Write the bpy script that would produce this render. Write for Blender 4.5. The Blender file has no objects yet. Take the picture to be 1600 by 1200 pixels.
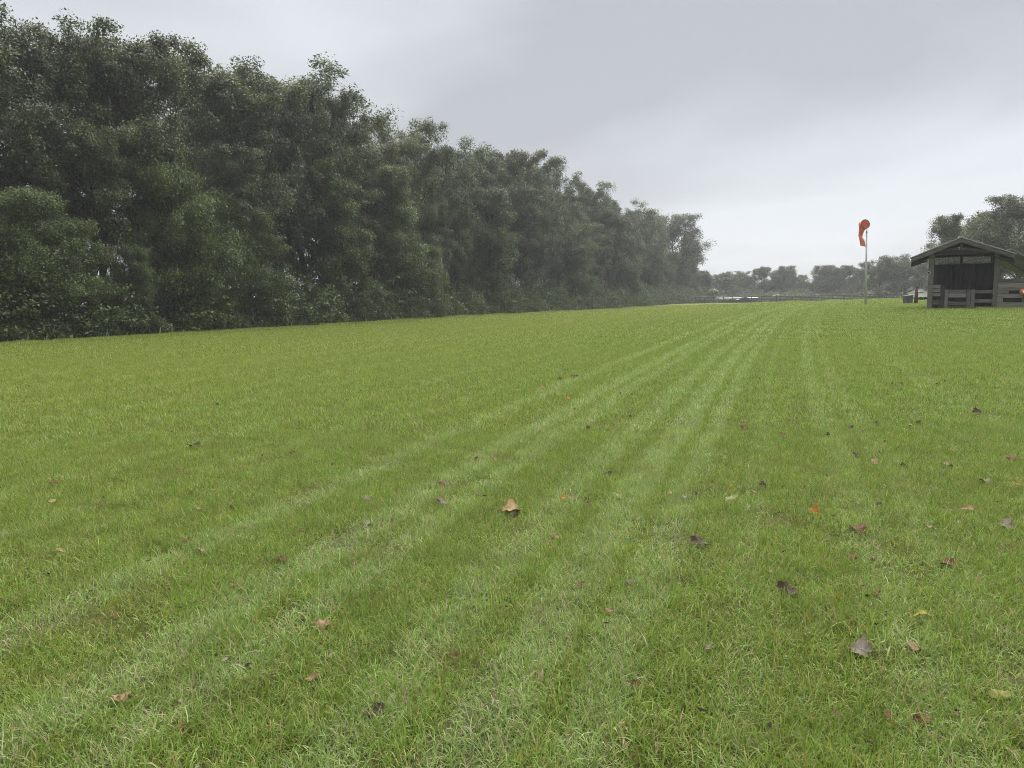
import bpy, math, random
import numpy as np
from mathutils import Vector, Matrix

SC = bpy.context.scene
COL = SC.collection
R = math.radians

# ------------------------------------------------------------------ camera, sky, sun, exposure
F = 1209.0                      # focal length in pixels of the 1600 px wide photograph
EYE = 1.6
PITCH = math.atan(140 / F)
ROLL = R(0.6)
_f = np.array([0, math.cos(PITCH), -math.sin(PITCH)])
_u0 = np.array([0, math.sin(PITCH), math.cos(PITCH)])
_r0 = np.array([1.0, 0, 0])
_r = _r0 * math.cos(ROLL) - _u0 * math.sin(ROLL)
_u = _r0 * math.sin(ROLL) + _u0 * math.cos(ROLL)
cam_data = bpy.data.cameras.new('camera')
cam_data.sensor_width = 36.0
cam_data.lens = 36.0 * F / 1600.0
cam_data.clip_start = 0.05
cam_data.clip_end = 3000
cam = bpy.data.objects.new('camera', cam_data)
COL.objects.link(cam)
cam.matrix_world = Matrix(((_r[0], _u[0], -_f[0], 0), (_r[1], _u[1], -_f[1], 0), (_r[2], _u[2], -_f[2], EYE), (0, 0, 0, 1)))
SC.camera = cam

SUN_ELEV, SUN_AZ = 58.0, 20.0       # degrees; azimuth clockwise from +Y
world = bpy.data.worlds.new('World')
SC.world = world
world.use_nodes = True
wn, wl = world.node_tree.nodes, world.node_tree.links
wn.clear()
w_out = wn.new('ShaderNodeOutputWorld')
w_bg = wn.new('ShaderNodeBackground'); w_bg.inputs['Strength'].default_value = 0.05
sky = wn.new('ShaderNodeTexSky'); sky.sky_type = 'NISHITA'; sky.sun_disc = False
sky.sun_elevation = R(SUN_ELEV); sky.sun_rotation = R(SUN_AZ)
w_tc = wn.new('ShaderNodeTexCoord')
# cloud deck: the direction is projected on a flat layer so that clouds flatten towards the horizon
w_sep = wn.new('ShaderNodeSeparateXYZ'); wl.new(w_tc.outputs['Generated'], w_sep.inputs[0])
w_abs = wn.new('ShaderNodeMath'); w_abs.operation = 'ABSOLUTE'; wl.new(w_sep.outputs['Z'], w_abs.inputs[0])
w_add = wn.new('ShaderNodeMath'); w_add.operation = 'ADD'; wl.new(w_abs.outputs[0], w_add.inputs[0]); w_add.inputs[1].default_value = 0.22
w_dx = wn.new('ShaderNodeMath'); w_dx.operation = 'DIVIDE'; wl.new(w_sep.outputs['X'], w_dx.inputs[0]); wl.new(w_add.outputs[0], w_dx.inputs[1])
w_dy = wn.new('ShaderNodeMath'); w_dy.operation = 'DIVIDE'; wl.new(w_sep.outputs['Y'], w_dy.inputs[0]); wl.new(w_add.outputs[0], w_dy.inputs[1])
w_cmb = wn.new('ShaderNodeCombineXYZ'); wl.new(w_dx.outputs[0], w_cmb.inputs[0]); wl.new(w_dy.outputs[0], w_cmb.inputs[1])
w_map = wn.new('ShaderNodeMapping'); w_map.inputs['Location'].default_value = (5.35, 3.0, 9.3); wl.new(w_cmb.outputs[0], w_map.inputs[0])
w_n1 = wn.new('ShaderNodeTexNoise'); w_n1.inputs['Scale'].default_value = 0.7; w_n1.inputs['Detail'].default_value = 4.0
w_n1.inputs['Roughness'].default_value = 0.45; w_n1.inputs['Distortion'].default_value = 0.35; wl.new(w_map.outputs[0], w_n1.inputs['Vector'])
w_ramp = wn.new('ShaderNodeValToRGB'); wl.new(w_n1.outputs['Fac'], w_ramp.inputs[0])
cr = w_ramp.color_ramp
cr.elements[0].position = 0.34; cr.elements[0].color = (0.52, 0.54, 0.572, 1)
cr.elements[1].position = 0.64; cr.elements[1].color = (0.80, 0.835, 0.88, 1)
w_mul = wn.new('ShaderNodeMixRGB'); w_mul.blend_type = 'MULTIPLY'; w_mul.inputs[0].default_value = 1.0
w_mul.inputs[2].default_value = (4.0, 4.0, 4.0, 1); wl.new(w_ramp.outputs[0], w_mul.inputs[1])
w_mix = wn.new('ShaderNodeMixRGB'); w_mix.inputs[0].default_value = 0.97
wl.new(sky.outputs[0], w_mix.inputs[1]); wl.new(w_mul.outputs[0], w_mix.inputs[2])
wl.new(w_mix.outputs[0], w_bg.inputs['Color']); wl.new(w_bg.outputs[0], w_out.inputs['Surface'])

sun_data = bpy.data.lights.new('sun', 'SUN')
sun_data.energy = 1.5
sun_data.angle = R(110)
sun_data.color = (1.0, 0.97, 0.92)
sun = bpy.data.objects.new('sun', sun_data); COL.objects.link(sun)
_d = Vector((math.sin(R(SUN_AZ)) * math.cos(R(SUN_ELEV)), math.cos(R(SUN_AZ)) * math.cos(R(SUN_ELEV)), math.sin(R(SUN_ELEV))))
sun.rotation_euler = _d.to_track_quat('Z', 'Y').to_euler()
sun.location = (0, 0, 60)

vs = SC.view_settings
vs.view_transform = 'Standard'; vs.look = 'None'; vs.exposure = 2.3; vs.gamma = 1.0; vs.use_curve_mapping = False
SC.render.engine = 'CYCLES'
cy = SC.cycles
cy.max_bounces = 6; cy.diffuse_bounces = 3; cy.glossy_bounces = 2; cy.transmission_bounces = 3
cy.volume_bounces = 0; cy.transparent_max_bounces = 8; cy.caustics_reflective = False; cy.caustics_refractive = False
cy.use_denoising = True; cy.denoiser = 'OPENIMAGEDENOISE'; cy.denoising_input_passes = 'RGB_ALBEDO_NORMAL'; cy.denoising_prefilter = 'NONE'; cy.filter_width = 1.0

# ------------------------------------------------------------------ helpers
def ray(px, py):
    d = _f + _r * (px - 800) / F - _u * (py - 600) / F
    return d / d[1]

def at(px, py, Y):
    """the world point seen at a pixel of the photograph, Y metres ahead"""
    return np.array([0, 0, EYE]) + ray(px, py) * Y

def tag(o, label=None, cat=None, group=None, kind=None):
    if label: o['label'] = label
    if cat: o['category'] = cat
    if group: o['group'] = group
    if kind: o['kind'] = kind
    return o

def empty(name, loc):
    o = bpy.data.objects.new(name, None)
    o.empty_display_size = 0.3
    COL.objects.link(o); o.location = Vector(loc)
    return o

def link(name, me, parent=None, mat=None):
    if mat is not None and not me.materials: me.materials.append(mat)
    o = bpy.data.objects.new(name, me); COL.objects.link(o)
    if parent is not None: o.parent = parent
    return o

def mesh_np(name, verts, loops, starts, smooth=False):
    """verts (N,3); loops: flat vertex indices; starts: first loop of each face"""
    me = bpy.data.meshes.new(name)
    me.vertices.add(len(verts)); me.vertices.foreach_set('co', np.asarray(verts, np.float32).ravel())
    me.loops.add(len(loops)); me.loops.foreach_set('vertex_index', np.asarray(loops, np.int32))
    me.polygons.add(len(starts)); me.polygons.foreach_set('loop_start', np.asarray(starts, np.int32))
    me.update(calc_edges=True)
    if smooth: me.polygons.foreach_set('use_smooth', np.ones(len(starts), bool))
    me.validate()
    return me

class MB:
    """collects solid shapes given in world coordinates"""
    def __init__(s): s.v = []; s.f = []
    def add(s, vs_, fs):
        b = len(s.v); s.v += [tuple(map(float, p)) for p in vs_]; s.f += [tuple(i + b for i in f) for f in fs]; return s
    def prism(s, a, b):
        """two matching outlines joined into a closed solid"""
        n = len(a)
        return s.add(list(a) + list(b), [tuple(range(n))[::-1], tuple(range(n, 2 * n))] + [(i, (i + 1) % n, n + (i + 1) % n, n + i) for i in range(n)])
    def beam(s, p, q, w, h, side=(0, 0, 1)):
        """a bar from p to q: h along side, w across"""
        p, q = Vector(p), Vector(q); d = (q - p).normalized(); sd = Vector(side)
        x = d.cross(sd)
        if x.length < 1e-4: x = d.cross(Vector((1, 0, 0)))
        x.normalize(); y = x.cross(d).normalized()
        c = [x * (-w / 2) + y * (-h / 2), x * (w / 2) + y * (-h / 2), x * (w / 2) + y * (h / 2), x * (-w / 2) + y * (h / 2)]
        return s.prism([p + k for k in c], [q + k for k in c])
    def tube(s, pts, rad, n=8):
        pts = [Vector(p) for p in pts]; rings = []
        b = len(s.v)
        for i, p in enumerate(pts):
            d = (pts[min(i + 1, len(pts) - 1)] - pts[max(i - 1, 0)]).normalized()
            x = d.cross(Vector((0.13, 0.97, 0.2))).normalized(); y = d.cross(x)
            r = rad[i] if isinstance(rad, (list, tuple)) else rad
            for k in range(n):
                a = 2 * math.pi * k / n
                s.v.append(tuple(p + x * (r * math.cos(a)) + y * (r * math.sin(a))))
        for i in range(len(pts) - 1):
            for k in range(n):
                k2 = (k + 1) % n
                s.f.append((b + i * n + k, b + i * n + k2, b + (i + 1) * n + k2, b + (i + 1) * n + k))
        s.f.append(tuple(b + k for k in range(n))[::-1]); e = b + (len(pts) - 1) * n
        s.f.append(tuple(e + k for k in range(n)))
        return s
    def build(s, name, mat, parent=None, smooth=False):
        off = np.array(parent.location) if parent is not None else np.zeros(3)
        if parent is not None and parent.parent is not None: off = off + np.array(parent.parent.location)
        me = bpy.data.meshes.new(name)
        me.from_pydata([tuple(np.array(p) - off) for p in s.v], [], s.f)
        if smooth: me.polygons.foreach_set('use_smooth', np.ones(len(me.polygons), bool))
        me.update()
        return link(name, me, parent, mat)

# ------------------------------------------------------------------ materials
def new_mat(name):
    m = bpy.data.materials.new(name); m.use_nodes = True
    n, l = m.node_tree.nodes, m.node_tree.links
    b = n['Principled BSDF']
    return m, n, l, b

def ramp(n, stops):
    r = n.new('ShaderNodeValToRGB'); c = r.color_ramp
    while len(c.elements) < len(stops): c.elements.new(0.5)
    for e, (p, col) in zip(c.elements, stops): e.position = p; e.color = (*col, 1)
    return r

def math_n(n, l, op, a, b=None, c=None):
    m = n.new('ShaderNodeMath'); m.operation = op
    for i, v in enumerate((a, b, c)):
        if v is None: continue
        if isinstance(v, (int, float)): m.inputs[i].default_value = v
        else: l.new(v, m.inputs[i])
    return m.outputs[0]

def noise(n, l, vec, scale, detail=3.0, rough=0.5):
    t = n.new('ShaderNodeTexNoise'); t.inputs['Scale'].default_value = scale; t.inputs['Detail'].default_value = detail
    t.inputs['Roughness'].default_value = rough
    if vec is not None: l.new(vec, t.inputs['Vector'])
    return t.outputs['Fac']

def mix(n, l, fac, a, b, blend='MIX'):
    m = n.new('ShaderNodeMixRGB'); m.blend_type = blend
    for i, v in enumerate((fac, a, b)):
        if isinstance(v, (int, float)): m.inputs[i].default_value = v
        elif isinstance(v, tuple): m.inputs[i].default_value = (*v, 1)
        else: l.new(v, m.inputs[i])
    return m.outputs[0]

def flat_noise_mat(name, dark, light, scale=4.0, rough=0.8, stretch=(1, 1, 1), spec=0.2, metal=0.0, bump=0.0):
    m, n, l, b = new_mat(name)
    tc = n.new('ShaderNodeTexCoord'); mp = n.new('ShaderNodeMapping'); mp.inputs['Scale'].default_value = stretch
    l.new(tc.outputs['Object'], mp.inputs[0])
    f = noise(n, l, mp.outputs[0], scale, 6.0, 0.65)
    oi = n.new('ShaderNodeObjectInfo')
    f2 = math_n(n, l, 'ADD', f, math_n(n, l, 'MULTIPLY', math_n(n, l, 'SUBTRACT', oi.outputs['Random'], 0.5), 0.35))
    r = ramp(n, [(0.3, dark), (0.72, light)]); l.new(f2, r.inputs[0])
    l.new(r.outputs[0], b.inputs['Base Color'])
    b.inputs['Roughness'].default_value = rough; b.inputs['Specular IOR Level'].default_value = spec; b.inputs['Metallic'].default_value = metal
    if bump:
        bp = n.new('ShaderNodeBump'); bp.inputs['Strength'].default_value = bump; bp.inputs['Distance'].default_value = 0.02
        l.new(f, bp.inputs['Height']); l.new(bp.outputs[0], b.inputs['Normal'])
    return m

def foliage_mat(name, stops, rough=0.42, trans=0.25, vary=0.5):
    """leaf colour from the leaf's own tint, the tree's own tint and patches in the crown"""
    m, n, l, b = new_mat(name)
    at_ = n.new('ShaderNodeAttribute'); at_.attribute_name = 'tint'
    oi = n.new('ShaderNodeObjectInfo')
    gp = n.new('ShaderNodeNewGeometry')
    f = noise(n, l, gp.outputs['Position'], 0.42, 2.0)
    v = math_n(n, l, 'ADD', math_n(n, l, 'MULTIPLY', at_.outputs['Fac'], 0.55),
               math_n(n, l, 'ADD', math_n(n, l, 'MULTIPLY', math_n(n, l, 'SUBTRACT', oi.outputs['Random'], 0.5), vary),
                      math_n(n, l, 'MULTIPLY', math_n(n, l, 'SUBTRACT', f, 0.25), 0.9)))
    r = ramp(n, stops); l.new(v, r.inputs[0])
    l.new(r.outputs[0], b.inputs['Base Color'])
    b.inputs['Roughness'].default_value = rough; b.inputs['Specular IOR Level'].default_value = 0.45
    tr = n.new('ShaderNodeBsdfTranslucent')
    l.new(mix(n, l, 1.0, r.outputs[0], (1.1, 1.25, 0.6), 'MULTIPLY'), tr.inputs['Color'])
    ms = n.new('ShaderNodeMixShader'); ms.inputs[0].default_value = trans
    l.new(b.outputs[0], ms.inputs[1]); l.new(tr.outputs[0], ms.inputs[2])
    l.new(ms.outputs[0], n['Material Output'].inputs['Surface'])
    return m

M = {}
M['oak_leaf'] = foliage_mat('oak_leaf', [(0.0, (0.032, 0.045, 0.021)), (0.4, (0.062, 0.084, 0.036)), (0.75, (0.10, 0.124, 0.05)), (1.0, (0.15, 0.168, 0.068))])
M['olive_leaf'] = foliage_mat('olive_leaf', [(0.0, (0.034, 0.042, 0.018)), (0.4, (0.066, 0.078, 0.03)), (0.75, (0.105, 0.118, 0.042)), (1.0, (0.16, 0.165, 0.06))])
M['deep_leaf'] = foliage_mat('deep_leaf', [(0.0, (0.028, 0.043, 0.023)), (0.4, (0.052, 0.076, 0.039)), (0.75, (0.082, 0.112, 0.053)), (1.0, (0.11, 0.135, 0.065))])
M['pale_leaf'] = foliage_mat('pale_leaf', [(0.0, (0.045, 0.065, 0.03)), (0.5, (0.08, 0.105, 0.045)), (1.0, (0.14, 0.16, 0.07))])
M['bush_leaf'] = foliage_mat('bush_leaf', [(0.0, (0.024, 0.042, 0.014)), (0.45, (0.055, 0.09, 0.026)), (0.8, (0.105, 0.145, 0.036)), (1.0, (0.16, 0.19, 0.05))])
M['weed_leaf'] = foliage_mat('weed_leaf', [(0.0, (0.03, 0.05, 0.014)), (0.5, (0.07, 0.105, 0.028)), (1.0, (0.17, 0.19, 0.05))])
M['palm_leaf'] = foliage_mat('palm_leaf', [(0.0, (0.09, 0.11, 0.04)), (1.0, (0.26, 0.25, 0.1))])
M['bark'] = flat_noise_mat('bark', (0.035, 0.028, 0.022), (0.11, 0.1, 0.088), 3.0, 0.95, (3, 3, 0.5), 0.1, bump=0.6)
M['moss'] = flat_noise_mat('moss', (0.04, 0.05, 0.032), (0.10, 0.115, 0.08), 3.0, 1.0, spec=0.0)
M['wood'] = flat_noise_mat('wood', (0.072, 0.067, 0.06), (0.18, 0.17, 0.155), 2.2, 0.9, (1.5, 1.5, 12), 0.15, bump=0.4)
M['wood_long'] = flat_noise_mat('wood_long', (0.085, 0.08, 0.072), (0.25, 0.237, 0.217), 2.0, 0.9, (1.0, 1.0, 14), 0.15, bump=0.4)
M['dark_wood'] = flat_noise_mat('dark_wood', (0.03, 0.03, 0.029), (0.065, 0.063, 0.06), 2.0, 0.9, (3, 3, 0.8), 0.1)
M['far_fence'] = flat_noise_mat('far_fence', (0.028, 0.027, 0.026), (0.075, 0.07, 0.064), 0.8, 0.9)
M['roof_tin'] = flat_noise_mat('roof_tin', (0.3, 0.3, 0.3), (0.5, 0.5, 0.5), 1.5, 0.55, spec=0.4, metal=0.3)
M['barn_roof'] = flat_noise_mat('barn_roof', (0.2, 0.2, 0.2), (0.38, 0.38, 0.38), 0.6, 0.5, spec=0.4)
M['white_paint'] = flat_noise_mat('white_paint', (0.7, 0.7, 0.67), (0.8, 0.8, 0.77), 2.0, 0.6)
M['grey_wall'] = flat_noise_mat('grey_wall', (0.12, 0.12, 0.12), (0.2, 0.2, 0.2), 1.0, 0.8)
M['steel'] = flat_noise_mat('steel', (0.27, 0.30, 0.295), (0.42, 0.45, 0.445), 2.0, 0.5, spec=0.4, metal=0.2)
M['rust_wood'] = flat_noise_mat('rust_wood', (0.05, 0.032, 0.026), (0.11, 0.068, 0.053), 3.0, 0.9)
M['stone_grey'] = flat_noise_mat('stone_grey', (0.05, 0.05, 0.05), (0.11, 0.105, 0.11), 2.0, 0.9)
M['orange'] = flat_noise_mat('orange', (0.62, 0.165, 0.105), (0.80, 0.25, 0.16), 2.5, 0.8, spec=0.1)
M['dial'] = flat_noise_mat('dial', (0.25, 0.25, 0.25), (0.4, 0.4, 0.4), 2.0, 0.5)
M['black'] = flat_noise_mat('black', (0.012, 0.012, 0.012), (0.03, 0.03, 0.03), 2.0, 0.7)
M['bucket'] = flat_noise_mat('bucket', (0.45, 0.13, 0.025), (0.6, 0.2, 0.04), 2.0, 0.5)

# orange cloth lets light through
_n, _l = M['orange'].node_tree.nodes, M['orange'].node_tree.links
_tr = _n.new('ShaderNodeBsdfTranslucent'); _tr.inputs[0].default_value = (0.6, 0.14, 0.08, 1)
_ms = _n.new('ShaderNodeMixShader'); _ms.inputs[0].default_value = 0.1
_l.new(_n['Principled BSDF'].outputs[0], _ms.inputs[1]); _l.new(_tr.outputs[0], _ms.inputs[2]); _l.new(_ms.outputs[0], _n['Material Output'].inputs[0])

# forest edge: a straight line on the ground
EDGE0 = np.array([-26.5, 40.0]); EDGE_D = np.array([0.402, 0.916]); EDGE_N = np.array([-0.916, 0.402])

def turf_factors(n, l):
    """stripes of mown grass by world position: (pale wheel tracks, dark line, dry patches, blotches, forest side)"""
    gp = n.new('ShaderNodeNewGeometry'); sp = n.new('ShaderNodeSeparateXYZ'); l.new(gp.outputs['Position'], sp.inputs[0])
    X, Y = sp.outputs['X'], sp.outputs['Y']
    wob = noise(n, l, gp.outputs['Position'], 0.22, 2.0)
    wob2 = noise(n, l, gp.outputs['Position'], 1.6, 3.0)
    s = math_n(n, l, 'SUBTRACT', X, math_n(n, l, 'MULTIPLY', Y, math_n(n, l, 'ADD', 0.32, math_n(n, l, 'MULTIPLY', Y, 0.0013))))
    s = math_n(n, l, 'ADD', s, math_n(n, l, 'ADD', math_n(n, l, 'MULTIPLY', math_n(n, l, 'SUBTRACT', wob, 0.5), 0.3), math_n(n, l, 'MULTIPLY', math_n(n, l, 'SUBTRACT', wob2, 0.5), 0.26)))
    out = None
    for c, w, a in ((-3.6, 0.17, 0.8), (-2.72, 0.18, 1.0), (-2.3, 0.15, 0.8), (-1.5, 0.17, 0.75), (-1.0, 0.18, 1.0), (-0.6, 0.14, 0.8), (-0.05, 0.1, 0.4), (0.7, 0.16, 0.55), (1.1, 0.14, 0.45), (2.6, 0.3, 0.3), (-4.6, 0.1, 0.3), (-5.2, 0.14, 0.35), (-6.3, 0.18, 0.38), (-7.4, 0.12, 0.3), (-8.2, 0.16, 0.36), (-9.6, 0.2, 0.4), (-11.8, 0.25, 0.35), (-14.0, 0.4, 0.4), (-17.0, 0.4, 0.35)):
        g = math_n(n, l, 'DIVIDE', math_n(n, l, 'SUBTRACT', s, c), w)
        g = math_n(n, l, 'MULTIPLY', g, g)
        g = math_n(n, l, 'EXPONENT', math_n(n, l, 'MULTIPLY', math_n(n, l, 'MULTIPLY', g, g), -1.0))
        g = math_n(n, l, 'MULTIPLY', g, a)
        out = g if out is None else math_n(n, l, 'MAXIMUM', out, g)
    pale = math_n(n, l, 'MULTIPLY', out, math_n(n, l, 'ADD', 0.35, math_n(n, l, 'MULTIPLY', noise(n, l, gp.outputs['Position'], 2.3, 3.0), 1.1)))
    # distance from the forest edge
    e = math_n(n, l, 'ADD', math_n(n, l, 'MULTIPLY', math_n(n, l, 'SUBTRACT', X, float(EDGE0[0])), float(EDGE_N[0])),
               math_n(n, l, 'MULTIPLY', math_n(n, l, 'SUBTRACT', Y, float(EDGE0[1])), float(EDGE_N[1])))
    line = math_n(n, l, 'DIVIDE', math_n(n, l, 'ADD', e, 6.2), 0.75)
    line = math_n(n, l, 'EXPONENT', math_n(n, l, 'MULTIPLY', math_n(n, l, 'MULTIPLY', line, line), -1.0))
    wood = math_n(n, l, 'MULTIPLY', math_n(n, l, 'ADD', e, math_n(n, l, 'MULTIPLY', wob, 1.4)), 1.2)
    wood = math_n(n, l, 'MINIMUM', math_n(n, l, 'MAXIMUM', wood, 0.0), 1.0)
    dry = noise(n, l, gp.outputs['Position'], 0.16, 4.0, 0.6)
    blotch = noise(n, l, gp.outputs['Position'], 3.2, 4.0, 0.6)
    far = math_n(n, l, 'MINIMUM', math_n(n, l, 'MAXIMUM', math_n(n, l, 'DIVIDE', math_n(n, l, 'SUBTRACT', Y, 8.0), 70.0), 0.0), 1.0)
    left = math_n(n, l, 'MINIMUM', math_n(n, l, 'MAXIMUM', math_n(n, l, 'DIVIDE', math_n(n, l, 'MULTIPLY', math_n(n, l, 'ADD', s, 2.0), -1.0), 14.0), 0.0), 1.0)
    return gp, pale, line, wood, dry, blotch, far, left

def turf_color(n, l, base, fac, rnd=None):
    gp, pale, line, wood, dry, blotch, far, left = fac
    if rnd is not None:      # within a track some blades are turned pale side up and some are not
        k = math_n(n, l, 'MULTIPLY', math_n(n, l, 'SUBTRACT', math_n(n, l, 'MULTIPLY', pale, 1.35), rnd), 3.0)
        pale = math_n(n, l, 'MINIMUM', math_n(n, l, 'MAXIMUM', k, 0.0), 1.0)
    rd = ramp(n, [(0.36, (0, 0, 0)), (0.7, (1, 1, 1))]); l.new(dry, rd.inputs[0])
    yel = math_n(n, l, 'MINIMUM', math_n(n, l, 'ADD', math_n(n, l, 'MULTIPLY', rd.outputs[0], 0.4), math_n(n, l, 'MULTIPLY', left, 0.5)), 1.0)
    c = mix(n, l, math_n(n, l, 'MULTIPLY', yel, 0.8), base, (1.15, 1.0, 0.72), 'MULTIPLY')
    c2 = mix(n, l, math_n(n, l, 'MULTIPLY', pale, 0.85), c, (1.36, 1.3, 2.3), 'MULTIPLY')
    rb = ramp(n, [(0.3, (0.84, 0.84, 0.84)), (0.7, (1.14, 1.14, 1.14))]); l.new(blotch, rb.inputs[0])
    c3 = mix(n, l, 1.0, c2, rb.outputs[0], 'MULTIPLY')
    th = ramp(n, [(0.56, (0, 0, 0)), (0.72, (1, 1, 1))]); l.new(noise(n, l, gp.outputs['Position'], 2.1, 5.0, 0.65), th.inputs[0])
    c3 = mix(n, l, math_n(n, l, 'MULTIPLY', th.outputs[0], 0.45), c3, (0.17, 0.14, 0.055))
    c4 = mix(n, l, math_n(n, l, 'MULTIPLY', line, 0.5), c3, (0.62, 0.66, 0.5), 'MULTIPLY')
    return c4

def ground_mat():
    m, n, l, b = new_mat('ground_turf')
    fac = turf_factors(n, l)
    gp, wood = fac[0], fac[3]
    f1 = noise(n, l, gp.outputs['Position'], 38.0, 4.0, 0.7)
    f2 = noise(n, l, gp.outputs['Position'], 5.0, 4.0, 0.6)
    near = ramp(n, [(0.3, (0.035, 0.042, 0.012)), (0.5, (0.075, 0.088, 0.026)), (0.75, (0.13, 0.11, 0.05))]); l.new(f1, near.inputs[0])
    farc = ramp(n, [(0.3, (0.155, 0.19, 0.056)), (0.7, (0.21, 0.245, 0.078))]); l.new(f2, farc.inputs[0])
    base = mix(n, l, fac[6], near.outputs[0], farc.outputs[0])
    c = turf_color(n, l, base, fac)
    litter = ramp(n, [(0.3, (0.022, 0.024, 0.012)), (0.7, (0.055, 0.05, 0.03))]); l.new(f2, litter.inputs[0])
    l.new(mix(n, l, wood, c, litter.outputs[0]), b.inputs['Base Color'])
    b.inputs['Roughness'].default_value = 1.0; b.inputs['Specular IOR Level'].default_value = 0.05
    bp = n.new('ShaderNodeBump'); bp.inputs['Strength'].default_value = 0.7; bp.inputs['Distance'].default_value = 0.05
    l.new(f1, bp.inputs['Height']); l.new(bp.outputs[0], b.inputs['Normal'])
    return m

def blade_mat():
    m, n, l, b = new_mat('grass_blade')
    fac = turf_factors(n, l)
    at_ = n.new('ShaderNodeAttribute'); at_.attribute_name = 'tint'
    r = ramp(n, [(0.0, (0.082, 0.135, 0.02)), (0.35, (0.155, 0.23, 0.038)), (0.7, (0.238, 0.33, 0.07)), (0.9, (0.35, 0.435, 0.13)), (0.94, (0.36, 0.30, 0.13)), (1.0, (0.30, 0.21, 0.11))])
    l.new(at_.outputs['Fac'], r.inputs[0])
    rn = n.new('ShaderNodeAttribute'); rn.attribute_name = 'rnd'
    c = turf_color(n, l, r.outputs[0], fac, rn.outputs['Fac'])
    l.new(c, b.inputs['Base Color'])
    b.inputs['Roughness'].default_value = 0.5; b.inputs['Specular IOR Level'].default_value = 0.3
    tr = n.new('ShaderNodeBsdfTranslucent'); l.new(mix(n, l, 1.0, c, (1.1, 1.2, 0.6), 'MULTIPLY'), tr.inputs['Color'])
    ms = n.new('ShaderNodeMixShader'); ms.inputs[0].default_value = 0.3
    l.new(b.outputs[0], ms.inputs[1]); l.new(tr.outputs[0], ms.inputs[2]); l.new(ms.outputs[0], n['Material Output'].inputs['Surface'])
    return m
M['ground'] = ground_mat(); M['blade'] = blade_mat()

# ------------------------------------------------------------------ terrain
_ctrl = np.array([
    (0, 0, 0), (-3, 4, 0), (3, 4, 0), (0, 12, 0.0), (-8, 14, -0.1), (9, 14, 0.12), (0, 30, -0.15), (12, 30, 0.2),
    (-26.4, 40, -0.59), (-18.8, 57, -0.69), (-6.9, 84, -0.8), (10.3, 123.6, -1.24), (57, 230, -1.6), (21.5, 40, 0.66), (25, 40, 0.64), (32, 42, 0.7),
    (27.4, 60, 0.46), (47, 190, -1.06), (78, 190, -0.92), (49.3, 95, 0.5), (93.5, 180, -0.6), (-36, 44, -0.8), (-60, 60, -1.0), (-40, 10, -0.5), (40, 10, 0.5),
    (70, 100, 0.3), (10, 60, -0.2), (120, 250, -1.3), (0, -40, 0), (-120, 200, -1.5), (-300, 0, -1.5), (300, 0, 0.5), (0, 500, -2), (300, 500, -2), (-300, 500, -2), (-300, -60, -1), (300, -60, 0.5), (120, 60, 0.4)], float)
def _phi(r): return np.where(r > 1e-9, r * r * np.log(r + 1e-12), 0.0)
_S = 100.0
_c = _ctrl[:, :2] / _S; _K = len(_c)
_A = np.zeros((_K + 3, _K + 3)); _A[:_K, :_K] = _phi(np.linalg.norm(_c[:, None] - _c[None], axis=2)) + np.eye(_K) * 4e-3
_A[:_K, _K] = 1; _A[:_K, _K + 1:] = _c; _A[_K, :_K] = 1; _A[_K + 1:, :_K] = _c.T
_w = np.linalg.solve(_A, np.concatenate([_ctrl[:, 2], np.zeros(3)]))
def gz(x, y):
    """ground height"""
    p = np.stack([np.atleast_1d(np.asarray(x, float)), np.atleast_1d(np.asarray(y, float))], 1) / _S
    r = np.linalg.norm(p[:, None] - _c[None], axis=2)
    z = _phi(r) @ _w[:_K] + _w[_K] + p @ _w[_K + 1:]
    return z if np.ndim(x) else float(z[0])

def on_ground(px, py):
    """where the ray of a pixel meets the ground"""
    d = ray(px, py); Y = 2.0
    while Y < 300:
        p = np.array([0, 0, EYE]) + d * Y
        if p[2] < gz(p[0], p[1]): break
        Y += 0.02 + Y * 0.002
    return p

xs = np.concatenate([-np.geomspace(1, 480, 60)[::-1], [0], np.geomspace(1, 480, 60)])
ys = np.concatenate([-np.geomspace(1, 60, 14)[::-1], [0], np.geomspace(1, 640, 80)])
gx, gy = np.meshgrid(xs, ys)
gv = np.stack([gx.ravel(), gy.ravel(), gz(gx.ravel(), gy.ravel())], 1)
nx, ny = len(xs), len(ys)
ii, jj = np.meshgrid(np.arange(nx - 1), np.arange(ny - 1)); a = (jj * nx + ii).ravel()
gl = np.stack([a, a + 1, a + nx + 1, a + nx], 1).ravel()
ground = link('ground', mesh_np('ground', gv, gl, np.arange(0, len(gl), 4), True), None, M['ground'])
tag(ground, 'wide mown green field rising gently to the right', None, None, 'structure')

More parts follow.
